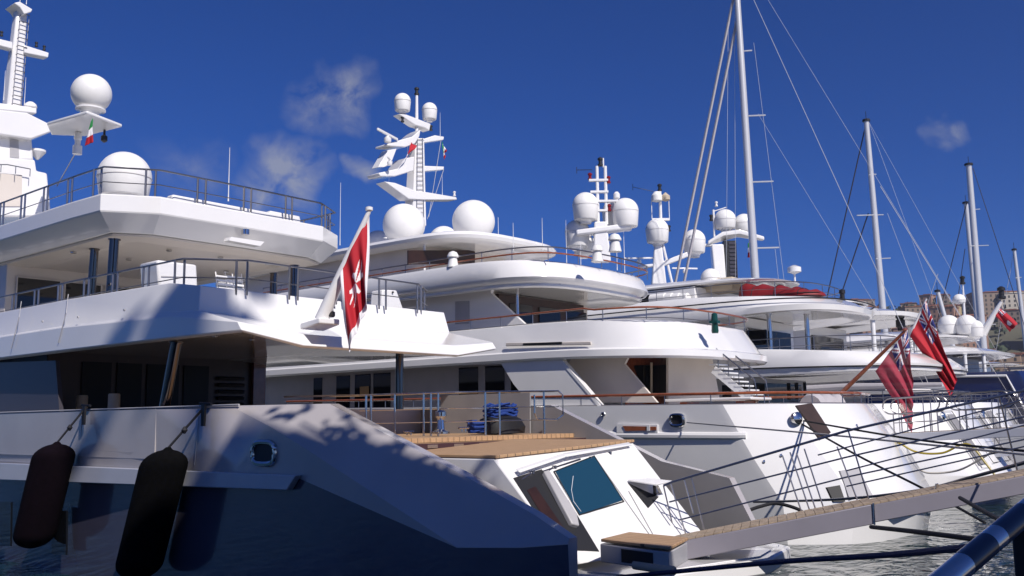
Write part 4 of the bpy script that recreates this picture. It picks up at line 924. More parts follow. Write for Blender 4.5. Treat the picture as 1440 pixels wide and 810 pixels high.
def a_mast(parent, c, s=1.0):
    """tapered mast with a square yard aloft and one dome each side"""
    c = Vector(c); P = lambda x, z, y=0: c+Vector((.641*x, -.767*x, 0))*s+Vector((.767*y, .641*y, 0))*s+Vector((0, 0, z*s))
    mb = MB(); mb.loft([[P(-1.3, 0, -.6), P(.6, 0, -.6), P(.6, 0, .6), P(-1.3, 0, .6)], [P(-.7, 5.4, -.3), P(.2, 5.4, -.3), P(.2, 5.4, .3), P(-.7, 5.4, .3)]]); o = mb.build('mast', WHITE, parent, bevel=.1)
    mb = MB(); mb.tube([P(.2, 5.2), P(.2, 12)], .12, 10); mb.tube([P(.2, 6), P(1.4, 0)], .1, 8)
    for x in (-.9, 1.3): mb.tube([P(x, 8.3), P(x, 11.1)], .035, 6)
    mb.prism([P(-.9, 8.2, -.2), P(1.3, 8.2, -.2), P(1.3, 8.2, .2), P(-.9, 8.2, .2)], (0, 0, .18)); mb.build('topmast', WHITE, o)
    mb = MB(); mb.prism([P(-2.9, 2.1, -.3), P(.2, 2.4, -.3), P(.2, 2.4, .3), P(-2.9, 2.1, .3)], (0, 0, .25)); mb.prism([P(.2, 2.3, -.3), P(3.6, 3.6, -.3), P(3.6, 3.6, .3), P(.2, 2.3, .3)], (0, 0, .4)); mb.build('spreader', WHITE, o, bevel=.08)
    radar(o, P(-2.7, 2.8), 2.2, R(-50), 1.0); radar(o, P(3.0, 1.5), 2.0, R(-40), .9)
    radome(o, P(-.3, 5.4), .88, hb=.95, ped=.25); radome(o, P(4.4, 4.1, .4), .85, hb=.95, ped=.35)
    mb = MB(); mb.lathe(P(-.2, 10.6), [(.1, 0), (.42, .1), (.42, .5), (.2, .8), (.01, .85)], 16); mb.build('small_dome', DOME, o)
    mb = MB(); mb.lathe(P(.9, 10.7), [(.1, 0), (.34, .1), (.34, .4), (.01, .7)], 16); mb.build('small_dome', BEIGE, o)
    navlight(o, P(.2, 12), 1.9); navlight(o, P(1.2, 6.8), 1.6)
    mb = MB(); mb.tube([P(-.6, 12), P(-3.2, 12.6)], .02, 5); mb.tube([P(-3.2, 12.2), P(-3.2, 13.0)], .02, 5); mb.build('wind_vane', BLACK, o)
def funnel_mast(parent, c, s=1.0):
    c = Vector(c); P = lambda x, z, y=0: c+Vector((.641*x, -.767*x, 0))*s+Vector((.767*y, .641*y, 0))*s+Vector((0, 0, z*s))
    mb = MB(); mb.loft([[P(-1.3, 0, -.8), P(.1, 0, -.8), P(.1, 0, .8), P(-1.3, 0, .8)], [P(-1.5, 5.2, -.6), P(0, 5.2, -.6), P(0, 5.2, .6), P(-1.5, 5.2, .6)]]); o = mb.build('mast', WHITE, parent, bevel=.1)
    mb = MB(); mb.loft([[P(.12, 0, -.6), P(1.5, 0, -.6), P(1.5, 0, .6), P(.12, 0, .6)], [P(.02, 5.6, -.6), P(1.5, 5.6, -.6), P(1.5, 5.6, .6), P(.02, 5.6, .6)]]); v = mb.build('exhaust_grille', BLKPLA, o)
    mb = MB()
    for i in range(11): mb.prism([P(.6, .3+i*.48, -.68), P(1.45, .3+i*.48, -.68), P(1.45, .3+i*.48, -.62), P(.6, .3+i*.48, -.62)], (0, 0, .2))
    mb.tube([P(1.45, .2, -.65), P(1.45, 5.3, -.65)], .05, 6); mb.build('louvres', DARKP, v)
    mb = MB(); mb.prism([P(-2.0, 5.1, -.7), P(0, 6.4, -.7), P(2.0, 6.6, -.7), P(5.0, 5.6, -.7), P(5.0, 5.6, .2), P(2.0, 6.4, .7), P(-1.6, 5.3, .7)], (0, 0, .3)); mb.build('platform', WHITE, o, bevel=.1)
    radome(o, P(.4, 7.2), .86, hb=.7, ped=.25); radome(o, P(2.9, 6.9, .8), .78, hb=.7, ped=.25)
    mb = MB(); mb.prism([P(-3.6, 5.0, -.3), P(-1.3, 5.0, -.3), P(-1.3, 5.0, .3), P(-3.6, 5.0, .3)], (0, 0, .2)); mb.build('spreader', WHITE, o, bevel=.05)
    mb = MB(); mb.lathe(P(-2.9, 5.3), [(.1, 0), (.35, .1), (.35, .3), (.01, .6)], 16); mb.build('small_dome', DOME, o)
    mb = MB(); mb.tube([P(-1.0, 6.2), P(-1.0, 9.6)], .09, 8); mb.tube([P(-1.0, 9.4), P(.6, 9.9)], .04, 6); mb.build('topmast', WHITE, o); navlight(o, P(-1.3, 8.2), 1.7)
    navlight(o, P(-.6, 10.0), 1.4, WHITE)

# ---- yacht 4
Q4 = 65
Y4 = thing('motor_yacht', 'white motor yacht with tall swept roof and two dome masts behind the red tender cover', 'yacht', (Q4, 14, 0))
h4 = motor_hull(Y4, Q4, 5.2, 15.5, 3.7, WHITE, L=52)
stern_details(Y4, h4, Q4, 5.2, 15.5, 3.7)
m4 = house(Y4, Q4, 25, 55, 4, 2.8, 5.4, GREYW); mb = MB(); mb.box((60.98, 38, 4.2), (.06, 24, .9)); mb.build('window', GLASS, m4)
u4, PU4 = sleek(Y4, 'upper_deck', Q4, 17.4, 5.2, 5.3, 6.9, L=38, line=.3, lift=.2); deck_rail(u4, PU4, Q4, .4, 6.5, .9, cut=16)
w4 = house(Y4, Q4, 26, 50, 3.7, 5.6, 9.1, WHITE, name='upper_superstructure'); mb = MB(); mb.box((61.28, 38, 7.8), (.06, 22, .9)); mb.build('window', GLASS, w4); mb = MB(); mb.box((65, 25.9, 7.3), (5.4, .1, 2.2)); mb.build('glass_door', GLASS, w4)
for dq in (-3.6, 3.6): pillar(Y4, (Q4+dq, 21.5, 5.9), (Q4+dq, 21.5, 9.0), .14, WHITE)
t4, PT4 = sleek(Y4, 'top_deck', Q4, 19.6, 5.0, 8.9, 10.3, L=34, top_in=1.0, stern_drop=.45, fullin=2.0, lift=.35)
h4b, _ = sleek(t4, 'hardtop', Q4, 23.2, 3.4, 10.5, 11.0, L=24, top_in=.6, stern_drop=.2, fullin=1.2)
mb = MB(); c = at(1267, 465, q=65.5); mb.lathe(c, [(.2, 0), (.22, .2), (.3, .25), (.3, .7), (.2, .75), (.3, .9), (.3, 1.2), (.1, 1.3)], 14); mb.build('stern_light', BLKPLA, u4)
a_mast(Y4, at(930, 401, q=62), .60)
funnel_mast(Y4, at(1019, 403, q=68), .64)
# ---- yacht 5, navy hull
Q5 = 79
Y5 = thing('motor_yacht', 'large motor yacht with dark navy hull and white rounded roofs at far right', 'yacht', (Q5, 12, 0))
h5 = motor_hull(Y5, Q5, 6.2, 13.5, 5.9, NAVY, L=62, bowup=2)
stern_details(Y5, h5, Q5, 6.2, 13.5, 5.9)
mb = MB(); e_ = [Vector((Q5-6.25, b, z)) for b, z in ((13.6, 2.2), (16.8, 5.3))]; mb.tube([Vector((Q5-6.1, 14.2, 1.0)), Vector((Q5-6.22, 15.6, 3.2)), Vector((Q5-6.24, 16.6, 5.6)), Vector((Q5-6.24, 30, 5.85))], .09, 8); mb.build('bright_rim', WHITE, h5)
u5, PU5 = sleek(Y5, 'upper_deck', Q5, 17.6, 6.0, 7.1, 8.0, L=44, top_in=.7, stern_drop=.15, fullin=.8, lift=.2)
w5 = house(Y5, Q5, 21, 60, 4.6, 5.2, 7.3, GREYW); mb = MB(); mb.box((74.38, 40, 6.3), (.06, 30, .9)); mb.build('window', GLASS, w5)
for dq, b in ((-5.0, 19.5), (-5.0, 22.5), (-3.6, 18.6)): pillar(Y5, (Q5+dq, b, 5), (Q5+dq, b, 7.3), .13, WHITE)
t5, PT5 = sleek(Y5, 'top_deck', Q5, 20.0, 5.0, 8.5, 9.2, L=36, top_in=.9, stern_drop=.1, fullin=1.0, lift=.2); deck_rail(t5, PT5, Q5, .9, 9.2, .8, cut=16)
for px, py in ((1335, 470), (1360, 470), (1372, 474)): c = at(px, py, q=78); radome(t5, c, .78 if px < 1370 else .6, hb=.7, ped=.3)
mb = MB(); mb.tube([at(1357, 460, q=80), at(1354, 398, q=80)], .12, 8, r1=.05); k_ = mb.build('mast', WHITE, t5); radome(k_, at(1349, 426, q=80), .5, hb=.2, ped=.1); navlight(k_, at(1354, 400, q=80), 2.2)
mb = MB(); a, b = at(1382, 470, q=79), at(1408, 424, q=79); mb.tube([a, b], .3, 10, r1=.12); mb.build('ensign_staff', WHITE, t5); navlight(t5, at(1409, 421, q=79), 3.2)
# a last low boat past the navy one
Q6 = 97
Y6 = thing('motor_yacht', 'low white motor yacht partly hidden beyond the navy hull at the right edge', 'yacht', (Q6, 14, 0))
motor_hull(Y6, Q6, 4.2, 15.5, 3.4, WHITE, L=34); u6, P6 = sleek(Y6, 'upper_deck', Q6, 18, 4.1, 5.2, 6.2, L=24, top_in=.6, fullin=.8); house(Y6, Q6, 22, 40, 3.2, 3, 5.4, GLASS)
sl6, _ = sleek(Y6, 'hardtop', Q6, 21, 3.2, 7.4, 7.7, L=14, fullin=.6); house(sl6, Q6, 24, 32, 2.6, 6, 7.5, WHITE, name='bridge')

# ---- sailing yachts: masts and rigging
def spar(q, px0, py0, px1, py1): return at(px0, py0, q=q), at(px1, py1, q=q)
def sailing_yacht(label, q, base, top, r0, r1, spread, stays, hb=3.4, L=34, ext=0, zdeck=2.4, furl=(), mast2=None):
    a, b = at(*base, q=q), at(*top, q=q)
    d = (b-a).normalized(); foot = a-d*((a.z-zdeck)/d.z); tip = b+d*ext
    t = thing('sailing_yacht', label, 'sailing yacht', (q, foot.y-14, 0))
    LV = [[(foot.y-15, 0, -1.6), (foot.y-14, hb*.5, -1.6), (foot.y, hb*.8, -1.6), (foot.y+L*.4, hb*.3, -1.6), (foot.y+L*.5, 0, -1.6)], [(foot.y-17, 0, zdeck-.6), (foot.y-16.6, hb*.62, zdeck-.6), (foot.y-2, hb, zdeck-.4), (foot.y+L*.42, hb*.45, zdeck), (foot.y+L*.56, 0, zdeck+.2)]]
    LV = [chaikin(l, 1) for l in LV]; mb = MB(); mb.loft(hull_rings(LV, q)); mb.build('hull', WHITE, t, angle=30)
    mb = MB(); mb.loft(half_rings(ctrl([(foot.y-9, 0), (foot.y-9, 1.6), (foot.y+5, 1.5), (foot.y+8, 0)], 1), q, [(0, zdeck-.7), (.25, zdeck+.7)], 0, 1)); mb.build('coachroof', GREYW, t, bevel=.05)
    mb = MB(); mb.tube([foot, tip], r0, 14, r1=r1); m_ = mb.build('mast', ALU, t)
    mb = MB(); bb = foot+Vector((0, -.4, 1.8)); mb.tube([bb, bb+Vector((0, -11, .3))], .16, 10); bo = mb.build('boom', ALU, t); mb = MB(); mb.tube([bb+Vector((0, -.3, .35)), bb+Vector((0, -5, .5)), bb+Vector((0, -10.5, .45))], .3, 10, r1=.16); mb.build('furled_sail', SAILC, bo)
    for k, (sy, x0, x1) in enumerate(spread):
        tt = (sy-base[1])/(top[1]-base[1]); c = a.lerp(b, tt); mb = MB(); mb.tube([at(x0, sy+(1 if x0 < x1 else 0), b=c.y), at(x1, sy, b=c.y)], .05, 6); mb.build('spreader', ALU, m_)
    for (x0, y0, x1, y1, bb_, r_) in stays:
        p0 = at(x0, y0, q=q) if bb_ is None else at(x0, y0, b=a.lerp(b, (y0-base[1])/(top[1]-base[1])).y); p1 = at(x1, y1, q=q)
        e = p0+(p1-p0)*((p0.z-zdeck)/(p0.z-p1.z)); mb = MB(); mb.tube([p0, e], r_, 5); mb.build('stay', (DARKP if y0 > 100 and r_ > .035 else ALU) if r_ < .09 else SAILC, m_)
    mb = MB(); mb.tube([tip, tip+Vector((0, 0, .8))], .03, 5); mb.lathe(tip, [(r1*1.5, -.2), (r1*1.5, 0), (.02, .1)], 10); mb.build('masthead_light', BLKPLA, m_)
    return t
S1y = sailing_yacht('sailing yacht with the tallest mast, four spreaders and two furled headsails', 57.5, (1062, 390), (1037, 0), .30, .16, ((71, 1045, 1057), (162, 1052, 1076), (255, 1057, 1087), (348, 1060, 1095)),
    ((1031, 0, 966, 318, None, .10), (1036, 30, 978, 318, None, .10), (1051, -20, 1242, 400, None, .02), (1033, 20, 1034, 300, None, .012), (1024, 40, 1022, 300, None, .012), (1068, -20, 1315, 385, None, .011), (1066, 160, 1210, 395, None, .009), (1090, 350, 1095, 395, None, .012), (1060, 60, 1085, 256, None, .012), (1085, 256, 1097, 350, None, .012)), ext=12)
sailing_yacht('sailing yacht with pale mast between the tallest mast and the hill town', 90, (1240, 420), (1218, 168), .36, .24, ((245, 1222, 1232), (302, 1205, 1242), (363, 1232, 1252)),
    ((1216, 182, 1166, 405, None, .06), (1221, 300, 1186, 405, None, .06), (1222, 172, 1300, 312, None, .013), (1222, 172, 1280, 330, None, .010), (1238, 262, 1330, 412, None, .03), (1248, 300, 1290, 412, None, .015)), L=40)
sailing_yacht('sailing yacht with the tallest of the masts standing over the hill town on the right', 112, (1381, 470), (1362, 230), .45, .3, ((294, 1366, 1378), (345, 1364, 1390), (456, 1380, 1400)),
    ((1360, 283, 1328, 412, None, .05), (1368, 236, 1420, 395, None, .04), (1365, 240, 1385, 460, None, .015), (1357, 350, 1347, 420, None, .04)), L=40)
sailing_yacht('sailing yacht with a slim grey mast just left of the mast over the hill town', 118, (1376, 470), (1358, 284), .3, .25, (), (), L=34)
sailing_yacht('sailing yacht with the shortest visible mast at the right edge of the photo', 130, (1437, 440), (1426, 350), .3, .2, ((390, 1428, 1436),), ((1426, 352, 1412, 430, None, .03),), L=30)
sailing_yacht('ketch with a thin reddish brown mast over the leaning red ensign', 104, (1331, 455), (1318, 408), .3, .2, (), ((1319, 385, 1300, 440, None, .03),), L=30)

# distant marina clutter: small masts between the roofs
MC = thing('floodlit_antenna_mast', 'thin white pole with small round radar behind the white roofs left of the hill', 'pole', at(1120, 480, q=80)); 
MC.location.z = 0
mb = MB(); c = at(1118, 400, q=80); mb.tube([(c.x, c.y, 0), (c.x, c.y, c.z+1.6)], .09, 8); mb.build('pole', WHITE, MC)
mb = MB(); mb.lathe((c.x, c.y, c.z+.9), [(.1, 0), (.6, .2), (.6, .6), (.2, .8)], 14); mb.build('radar', WHITE, MC)

# ------------------------------------------------------------------ ensigns
mb = MB(); a, b = at(1183, 553, q=36), at(1272, 466, q=36); mb.tube([a, b], .09, 12, r1=.05); mb.lathe(b, [(.05, 0), (.09, .03), (.09, .1), (.02, .13)], 12); mb.build('ensign_staff', VARN, Y2)
flag('red_ensign', 'sheer red ensign hanging from the varnished staff on the second yacht stern', [at(1276, 462, q=36), at(1231, 522, q=36), at(1283, 607, q=36.3), at(1284, 540, q=36.5)], ensign, .10, 4, seed=1.2, red=REDS)
mb = MB(); a, b = at(1276, 480, q=48), at(1303, 420, q=48); mb.tube([a+(a-b)*.5, b], .07, 12, r1=.04); mb.build('ensign_staff', WHITE, Y3)
flag('red_ensign', 'large red ensign hanging folded from a white staff above the metal handrails', [at(1302, 423, q=48), at(1280, 473, q=48), at(1338, 556, q=48.3), at(1345, 536, q=48.5)], ensign, .16, 3, seed=2.5)
flag('red_ensign', 'red ensign with round white badge in front of the hill buildings on the right', [at(1404, 428, q=79), at(1396, 440, q=79), at(1420, 466, q=79), at(1431, 456, q=79)], ensign_disc, .12, 2, 60, 40)
flag('courtesy_flag', 'tiny red and white flag beside the tallest mast', [at(1056, 340, q=60), at(1052, 342, q=60), at(1051, 362, q=60), at(1055, 362, q=60)], tricolour, .05, 2, 24, 12)

# ------------------------------------------------------------------ gangways
def gangway1():
    g = thing('gangway', 'long grey gangway with teak tread and dark blue handrails running up to the right', 'gangway', at(948, 775, q=16.1))
    N0 = at(940, 765, q=15.65); N2 = at(1440, 668, q=18.2); hd = Vector((N2.x-N0.x, N2.y-N0.y, 0)).normalized(); pn = Vector((-hd.y, hd.x, 0))    # pn: across, away from the camera
    if pn.x < 0: pn = -pn
    W = 1.05
    def inplane(px, py, off):
        """point of the vertical plane parallel to the gangway, off metres in from its near edge, seen at a pixel"""
        D = pxdir(px, py); O = Vector((0, 0, EYE)); P0_ = N0+pn*off; t = (P0_-O).dot(pn)/D.dot(pn); return O+D*t
    T = [N0, inplane(1228, 709, 0), N2]; d = (T[2]-T[1]).normalized(); end = T[2]+d*((T[2].y-1.3)/-d.y); T.append(end)
    def beam(p, r_, h, o0, o1, name, m_, z0=0, bv=.015, par=None):
        mb = MB(); f = lambda v, o, z: v+pn*o+Vector((0, 0, z)); mb.loft([[f(x, o0, z0), f(x, o1, z0), f(x, o1, z0-h), f(x, o0, z0-h)] for x in (p, r_)]); return mb.build(name, m_, par or g, bevel=bv)
    b1 = beam(T[0], T[1], .34, 0, W, 'outer_section', GANG); b2 = beam(T[1], T[3], .30, .05, W-.05, 'inner_section', GANG, -.02)
    def tread(p, r_, o0, o1, par, n, z):
        mb = MB()
        for i in range(n):
            a = p.lerp(r_, (i+.03)/n); b = p.lerp(r_, (i+.97)/n); mb.loft([[x+pn*o0+Vector((0, 0, z+.003)), x+pn*o1+Vector((0, 0, z+.003)), x+pn*o1+Vector((0, 0, z+.03)), x+pn*o0+Vector((0, 0, z+.03))] for x in (a, b)])
        mb.build('tread_planks', TEAKP, par)
    tread(T[0], T[1], .05, W-.05, b1, 22, 0); tread(T[1], T[3], .1, W-.1, b2, 40, -.02)
    mb = MB(); j = T[1]; mb.tube([j-pn*.01+Vector((0, 0, .02)), j-pn*.01+Vector((0, 0, -.35))], .018, 6); mb.build('joint_strip', CHROME, g)
    A = lambda x, y: inplane(x, y, W-.04)
    def ext(P, k=.6): return P+[P[-1]+(P[-1]-P[-2])*k]
    for nm, P, r_ in (('handrail', [A(933, 683), A(945, 678), A(1190, 606), A(1440, 549)], .024), ('middle_rail', [A(941, 706), A(1190, 643), A(1440, 586)], .016), ('lower_rail', [A(956, 731), A(1190, 671), A(1440, 618)], .015)):
        mb = MB(); mb.tube(ext(P), r_, 8); mb.build(nm, BLUEP, g)
    for x0, y0, x1, y1 in ((933, 683, 945, 735), (943, 680, 967, 760), (962, 675, 975, 722), (972, 672, 992, 752), (1100, 640, 1131, 731), (1111, 636, 1142, 728), (1120, 637, 1150, 725), (1131, 631, 1160, 720), (1177, 628, 1209, 712), (1193, 606, 1223, 706), (1405, 557, 1432, 668)):
        mb = MB(); mb.tube([A(x0, y0), A(x1, y1)], .016, 6); mb.build('stanchion', STEEL, g)
    A2 = lambda x, y: inplane(x, y, .06)
    for (x0, y0, x1, y1) in ((1150, 640, 1440, 562), (1190, 662, 1440, 598), (1190, 684, 1440, 628)):
        a, b = A2(x0, y0), A2(x1, y1); mb = MB(); mb.tube([a, b, b+(b-a)*.6], .013, 8); mb.build('near_rail', BLUEP, g)
    qn = 15.65
    mb = MB(); c = inplane(1318, 692, .5); mb.tube([c+Vector((-.1, 0, 0)), c+Vector((-.05, 0, .14)), c+Vector((.05, 0, .14)), c+Vector((.1, 0, 0))], .015, 6); mb.build('lifting_eye', CHROME, g)
    mb = MB(); mb.tube([T[0]-pn*.03+Vector((0, 0, -.17)), T[0]+pn*(W+.03)+Vector((0, 0, -.17))], .07, 12); mb.build('hinge_pin', CHROME, g)
TEAKP = mat('teak tread', (.40, .31, .22), .65, var=.35, vscale=6)
gangway1()
def gangway2():
    q0, q1 = 35.0, 35.9
    g = thing('gangway', 'grey gangway of the second yacht with looped steel handrails, nearly level', 'gangway', at(1245, 612, q=35))
    a = at(1238, 611, q=q0); b = at(1440, 601, q=q0); d = b-a; e = a+d*((a.y-1.2)/(a.y-b.y))
    mb = MB(); mb.loft([[Vector((x, p.y, p.z+z)) for x, z in ((q0, 0), (q1, 0), (q1, -.3), (q0, -.3))] for p in (a, e)]); bm_ = mb.build('beam', SILVER, g, bevel=.02)
    mb = MB(); mb.loft([[Vector((x, p.y, p.z+z)) for x, z in ((q0+.08, .003), (q1-.08, .003), (q1-.08, .03), (q0+.08, .03))] for p in (a, e)]); mb.build('tread_planks', TEAKP, bm_)
    for qq in (q0+.03, q1-.03):
        n = 5
        for i in range(n):
            p, r_ = a.lerp(e, i/n+.012), a.lerp(e, (i+1)/n-.012); p = Vector((qq, p.y, p.z)); r_ = Vector((qq, r_.y, r_.z)); u = (r_-p).normalized(); L_ = (r_-p).length
            H = 1.25; mb = MB()
            f = lambda s_, z: p+u*s_+Vector((0, 0, z))
            mb.tube([f(.35, 0), f(.35, H*.55)], .022, 6); mb.tube([f(L_-.35, 0), f(L_-.35, H*.55)], .022, 6); mb.tube([f(.55, 0), f(.55, H)], .018, 6); mb.tube([f(L_-.55, 0), f(L_-.55, H)], .018, 6)
            loop = [f(.35, H)]+[f(.3-.3*math.sin(t), H-.28+.28*math.cos(t)) for t in [3.14159*k/8 for k in range(9)]]+[f(.35, H-.56), f(L_-.35, H-.56)]+[f(L_-.3+.3*math.sin(t), H-.28-.28*math.cos(t)) for t in [3.14159*k/8 for k in range(9)]]+[f(L_-.35, H)]
            mb.tube(loop, .025, 8, closed=True); mb.tube([f(.35, H*.3), f(L_-.35, H*.3)], .018, 6)
            mb.build('handrail_panel', STEEL, g)
gangway2()
def gangway3(q, px0, py0, px1, py1, label, ztop=None):
    g = thing('gangway', label, 'gangway', at(px0, py0, q=q)); a, b = at(px0, py0, q=q), at(px1, py1, q=q); e = a+(b-a)*((a.y-1.5)/(a.y-b.y))
    mb = MB(); mb.loft([[Vector((x, p.y, p.z+z)) for x, z in ((q, 0), (q+.9, 0), (q+.9, -.22), (q, -.22))] for p in (a, e)]); mb.build('beam', SILVER, g, bevel=.02)
    for dq in (.03, .87): mb = MB(); rail(mb, [a+Vector((dq, 0, 0)), e+Vector((dq, 0, 0))], 1.0, 1.5, (.5,)); mb.build('handrail', STEEL, g)
gangway3(47.5, 1352, 641, 1440, 632, 'pale gangway of the third yacht resting low above the water')
gangway3(64.5, 1390, 600, 1440, 596, 'narrow gangway beyond the looped handrails, farthest of the four gangways')

# ------------------------------------------------------------------ fenders and lines
def rope(name, label, pts, r, m_, cat='rope', sag=0, parent=None, group=None):
    P = [Vector(p) for p in pts]
    if sag and len(P) == 2:
        a, b = P; P = [a.lerp(b, i/16)-Vector((0, 0, sag*4*(i/16)*(1-i/16))) for i in range(17)]
    elif len(P) > 2:
        Q = []
        for i in range(len(P)-1):
            p0, p1, p2, p3 = P[max(i-1, 0)], P[i], P[i+1], P[min(i+2, len(P)-1)]
            for k in range(8):
                t = k/8; Q.append(.5*((2*p1)+(p2-p0)*t+(2*p0-5*p1+4*p2-p3)*t*t+(3*p1-p0-3*p2+p3)*t**3))
        P = Q+[P[-1]]
    mb = MB(); mb.tube(P, r, 8); o = mb.build(name, m_, parent)
    if parent is None: tag(o, label, cat, group)
    return o
def fender(label, top, h, r, m_, tie):
    t = thing('fender', label, 'fender', Vector(top)-Vector((0, 0, h)))
    pr = [(.05, h+.05), (.1, h)]+[(r*math.sin(a), h-r*.75+r*.75*math.cos(a)) for a in [1.5708*k/7 for k in range(1, 8)]]+[(r*1.0, r)]+[(r*math.cos(a), r-r*math.sin(a)*.8) for a in [1.5708*k/7 for k in range(1, 7)]]+[(.04, .15)]
    mb = MB(); c = Vector(top)-Vector((0, 0, h)); mb.lathe(c, pr[::-1], 28)
    for i, v in enumerate(mb.v):                                   # baggy, slightly leaning cover
        k = (v.z-c.z)/h; s_ = 1+.05*noise.noise(v*1.7); v.x = c.x+(v.x-c.x)*s_; v.y = c.y+(v.y-c.y)*s_+1.15*(1-k); 
    b_ = mb.build('cover', m_, t, angle=60)
    mb = MB(); mb.tube([c+Vector((0, 0, h+.02)), Vector(tie)], .025, 6); mb.tube([c+Vector((0, .1, h-.03)), Vector(tie)+Vector((0, .03, 0))], .018, 6); mb.lathe(c.lerp(Vector(tie), .0)+(Vector(tie)-c-Vector((0, 0, h)))*.45+Vector((0, 0, h)), [(.02, -.08), (.07, 0), (.02, .08)], 10); mb.build('lanyard', KROPE, t)
tie1 = at(120, 574, q=11.93); tie2 = at(288, 572, q=11.93)
f1 = at(80, 624, q=11.45); f2 = at(236, 632, q=11.45)
fender('purple black cloth covered fender hanging at the far left of the nearest hull', f1, 2.75, .50, FEND, tie1)
fender('black cloth covered fender hanging below the portlight side of the nearest hull', f2, 2.95, .50, FEND2, tie2)
for tt in (tie1, tie2):
    mb = MB(); mb.prism([tt+Vector(v) for v in ((0, -.07, .05), (0, .07, .05), (0, .06, -.42), (0, -.05, -.42))], (-.05, 0, 0)); mb.tube([tt+Vector((.03, -.2, .06)), tt+Vector((.03, .25, .08))], .03, 8); mb.build('fender_strap', BLACK, hull1)
# heap of blue mooring line on a black bag on the aft deck
BH = thing('rope_bag', 'black bag heaped with blue mooring line on the nearest aft deck', 'bag', at(700, 606, z=2.38))
c = at(704, 611, q=18.4); mb = MB(); pr = [(.1, 0), (.62, .03), (.66, .2), (.6, .38), (.4, .46), (.05, .48)]; mb.lathe(c, pr, 24)
for v in mb.v: s_ = 1+.18*noise.noise(v*2.3); v.x = c.x+(v.x-c.x)*s_; v.y = c.y+(v.y-c.y)*s_*.8
mb.build('bag', BLACK, BH)
rp = random.Random(4); mb = MB(); P = []
for i in range(150):
    a = i*.62; rr_ = .30+.16*math.sin(i*.31)+rp.uniform(-.05, .05); P.append(c+Vector((.1+rr_*math.cos(a)*1.2, rr_*math.sin(a)*.8, .42+.34*(i/150)*(1-.3*rr_)+.05*math.sin(i*1.7))))
mb.tube(P, .032, 6); mb.build('rope_coils', BLUER, BH)
BH2 = thing('rope_coil', 'smaller heap of blue line left of the big blue rope bag', 'rope', at(670, 606, z=2.38)); c = at(672, 611, q=17.8); mb = MB()
P = [c+Vector(((.26+.05*math.sin(i*.7))*math.cos(i*.6), (.2+.05*math.cos(i*.9))*math.sin(i*.6), .05+.28*i/60)) for i in range(60)]; mb.tube(P, .035, 6); mb.build('coils', BLUER, BH2)
# mooring lines
Qe = Vector((0, 0, 0))
def quay_pt(px, py, b=1.8): return at(px, py, b=b)
rope('mooring_line', 'white twisted mooring line from the chrome fairlead of the second yacht towards the quay', [at(966, 594, q=27.95), at(1160, 611, q=22.5), at(1440, 639, q=17.5), at(1560, 652, q=16)], .022, WROPE)
rope('mooring_line', 'upper black mooring line leaving the second yacht stern fairlead', [at(1120, 590, q=29.8), at(1280, 617, q=25), at(1440, 634, q=21.5), at(1540, 642, q=20)], .028, KROPE)
rope('mooring_line', 'lower black mooring line crossing down behind the gangway to the water', [at(1120, 592, q=29.7), at(1205, 640, q=26), at(1300, 688, q=24), at(1385, 735, q=22)], .03, KROPE)
rope('mooring_line', 'thin black line hanging from the second yacht fairlead to its waterline', [at(1118, 594, q=29.8), at(1150, 650, q=29.4), at(1170, 700, q=29.2)], .014, KROPE)
rope('mooring_line', 'blue mooring line sagging across the foreground under the gangway', [at(868, 812, q=13.6), at(1000, 799, q=12.8), at(1110, 789, q=12), at(1240, 781, q=11), at(1362, 770, q=9.6)], .034, DBROPE)
rope('mooring_line', 'black mooring line from under the gangway towards the quay post', [at(1225, 741, q=16), at(1290, 748, q=14), at(1385, 760, q=12.5)], .035, KROPE)
rope('mooring_line', 'black line hanging from the gangway down to the blue striped rail', [at(1350, 700, q=16), at(1400, 728, q=13), at(1450, 752, q=11)], .03, KROPE)
rope('mooring_line', 'dark blue mooring line passing low behind the gangway from the second yacht', [at(1060, 706, q=27.6), at(1180, 702, q=25), at(1290, 690, q=23), at(1370, 670, q=21), at(1450, 648, q=19.5)], .035, BLUEP)
rope('mooring_line', 'slack white rope drooping between the second and third yachts', [at(1285, 655, q=37), at(1305, 665, q=37), at(1345, 662, q=37), at(1375, 648, q=36), at(1400, 632, q=35.5)], .035, WROPE)
rope('water_hose', 'yellow water hose looped in bights along the second yacht gangway', [at(1162, 628, q=33), at(1185, 637, q=33), at(1212, 634, q=33), at(1240, 618, q=34), at(1262, 622, q=34.4), at(1290, 636, q=34.6), at(1325, 637, q=34.7), at(1350, 626, q=34.8), at(1366, 627, q=34.8), at(1385, 650, q=34.8), at(1402, 672, q=34.8)], .035, YHOSE, cat='hose')
rope('shore_cable', 'white electric cable running from the open flap down to the gangway step', [tf(*inv_tf(912, 698), .3), at(935, 712, q=17.4)+Vector((0, 0, .1)), at(955, 745, q=17.2), at(985, 758, q=16.9)], .03, WROPE, cat='cable')
rope('shore_cable', 'black electric cable running from the open flap down to the gangway step', [tf(*inv_tf(908, 698), .28), at(925, 712, q=17.2), at(945, 742, q=17.0), at(978, 757, q=16.7)], .032, KROPE, cat='cable')
rope('fender_line', 'coiled black line round the far quarter of the nearest hull', [at(1052, 718, q=21.4), at(1070, 712, q=21.6), at(1092, 708, q=21.8), at(1122, 716, q=21.8), at(1136, 728, q=21.8)], .04, KROPE)

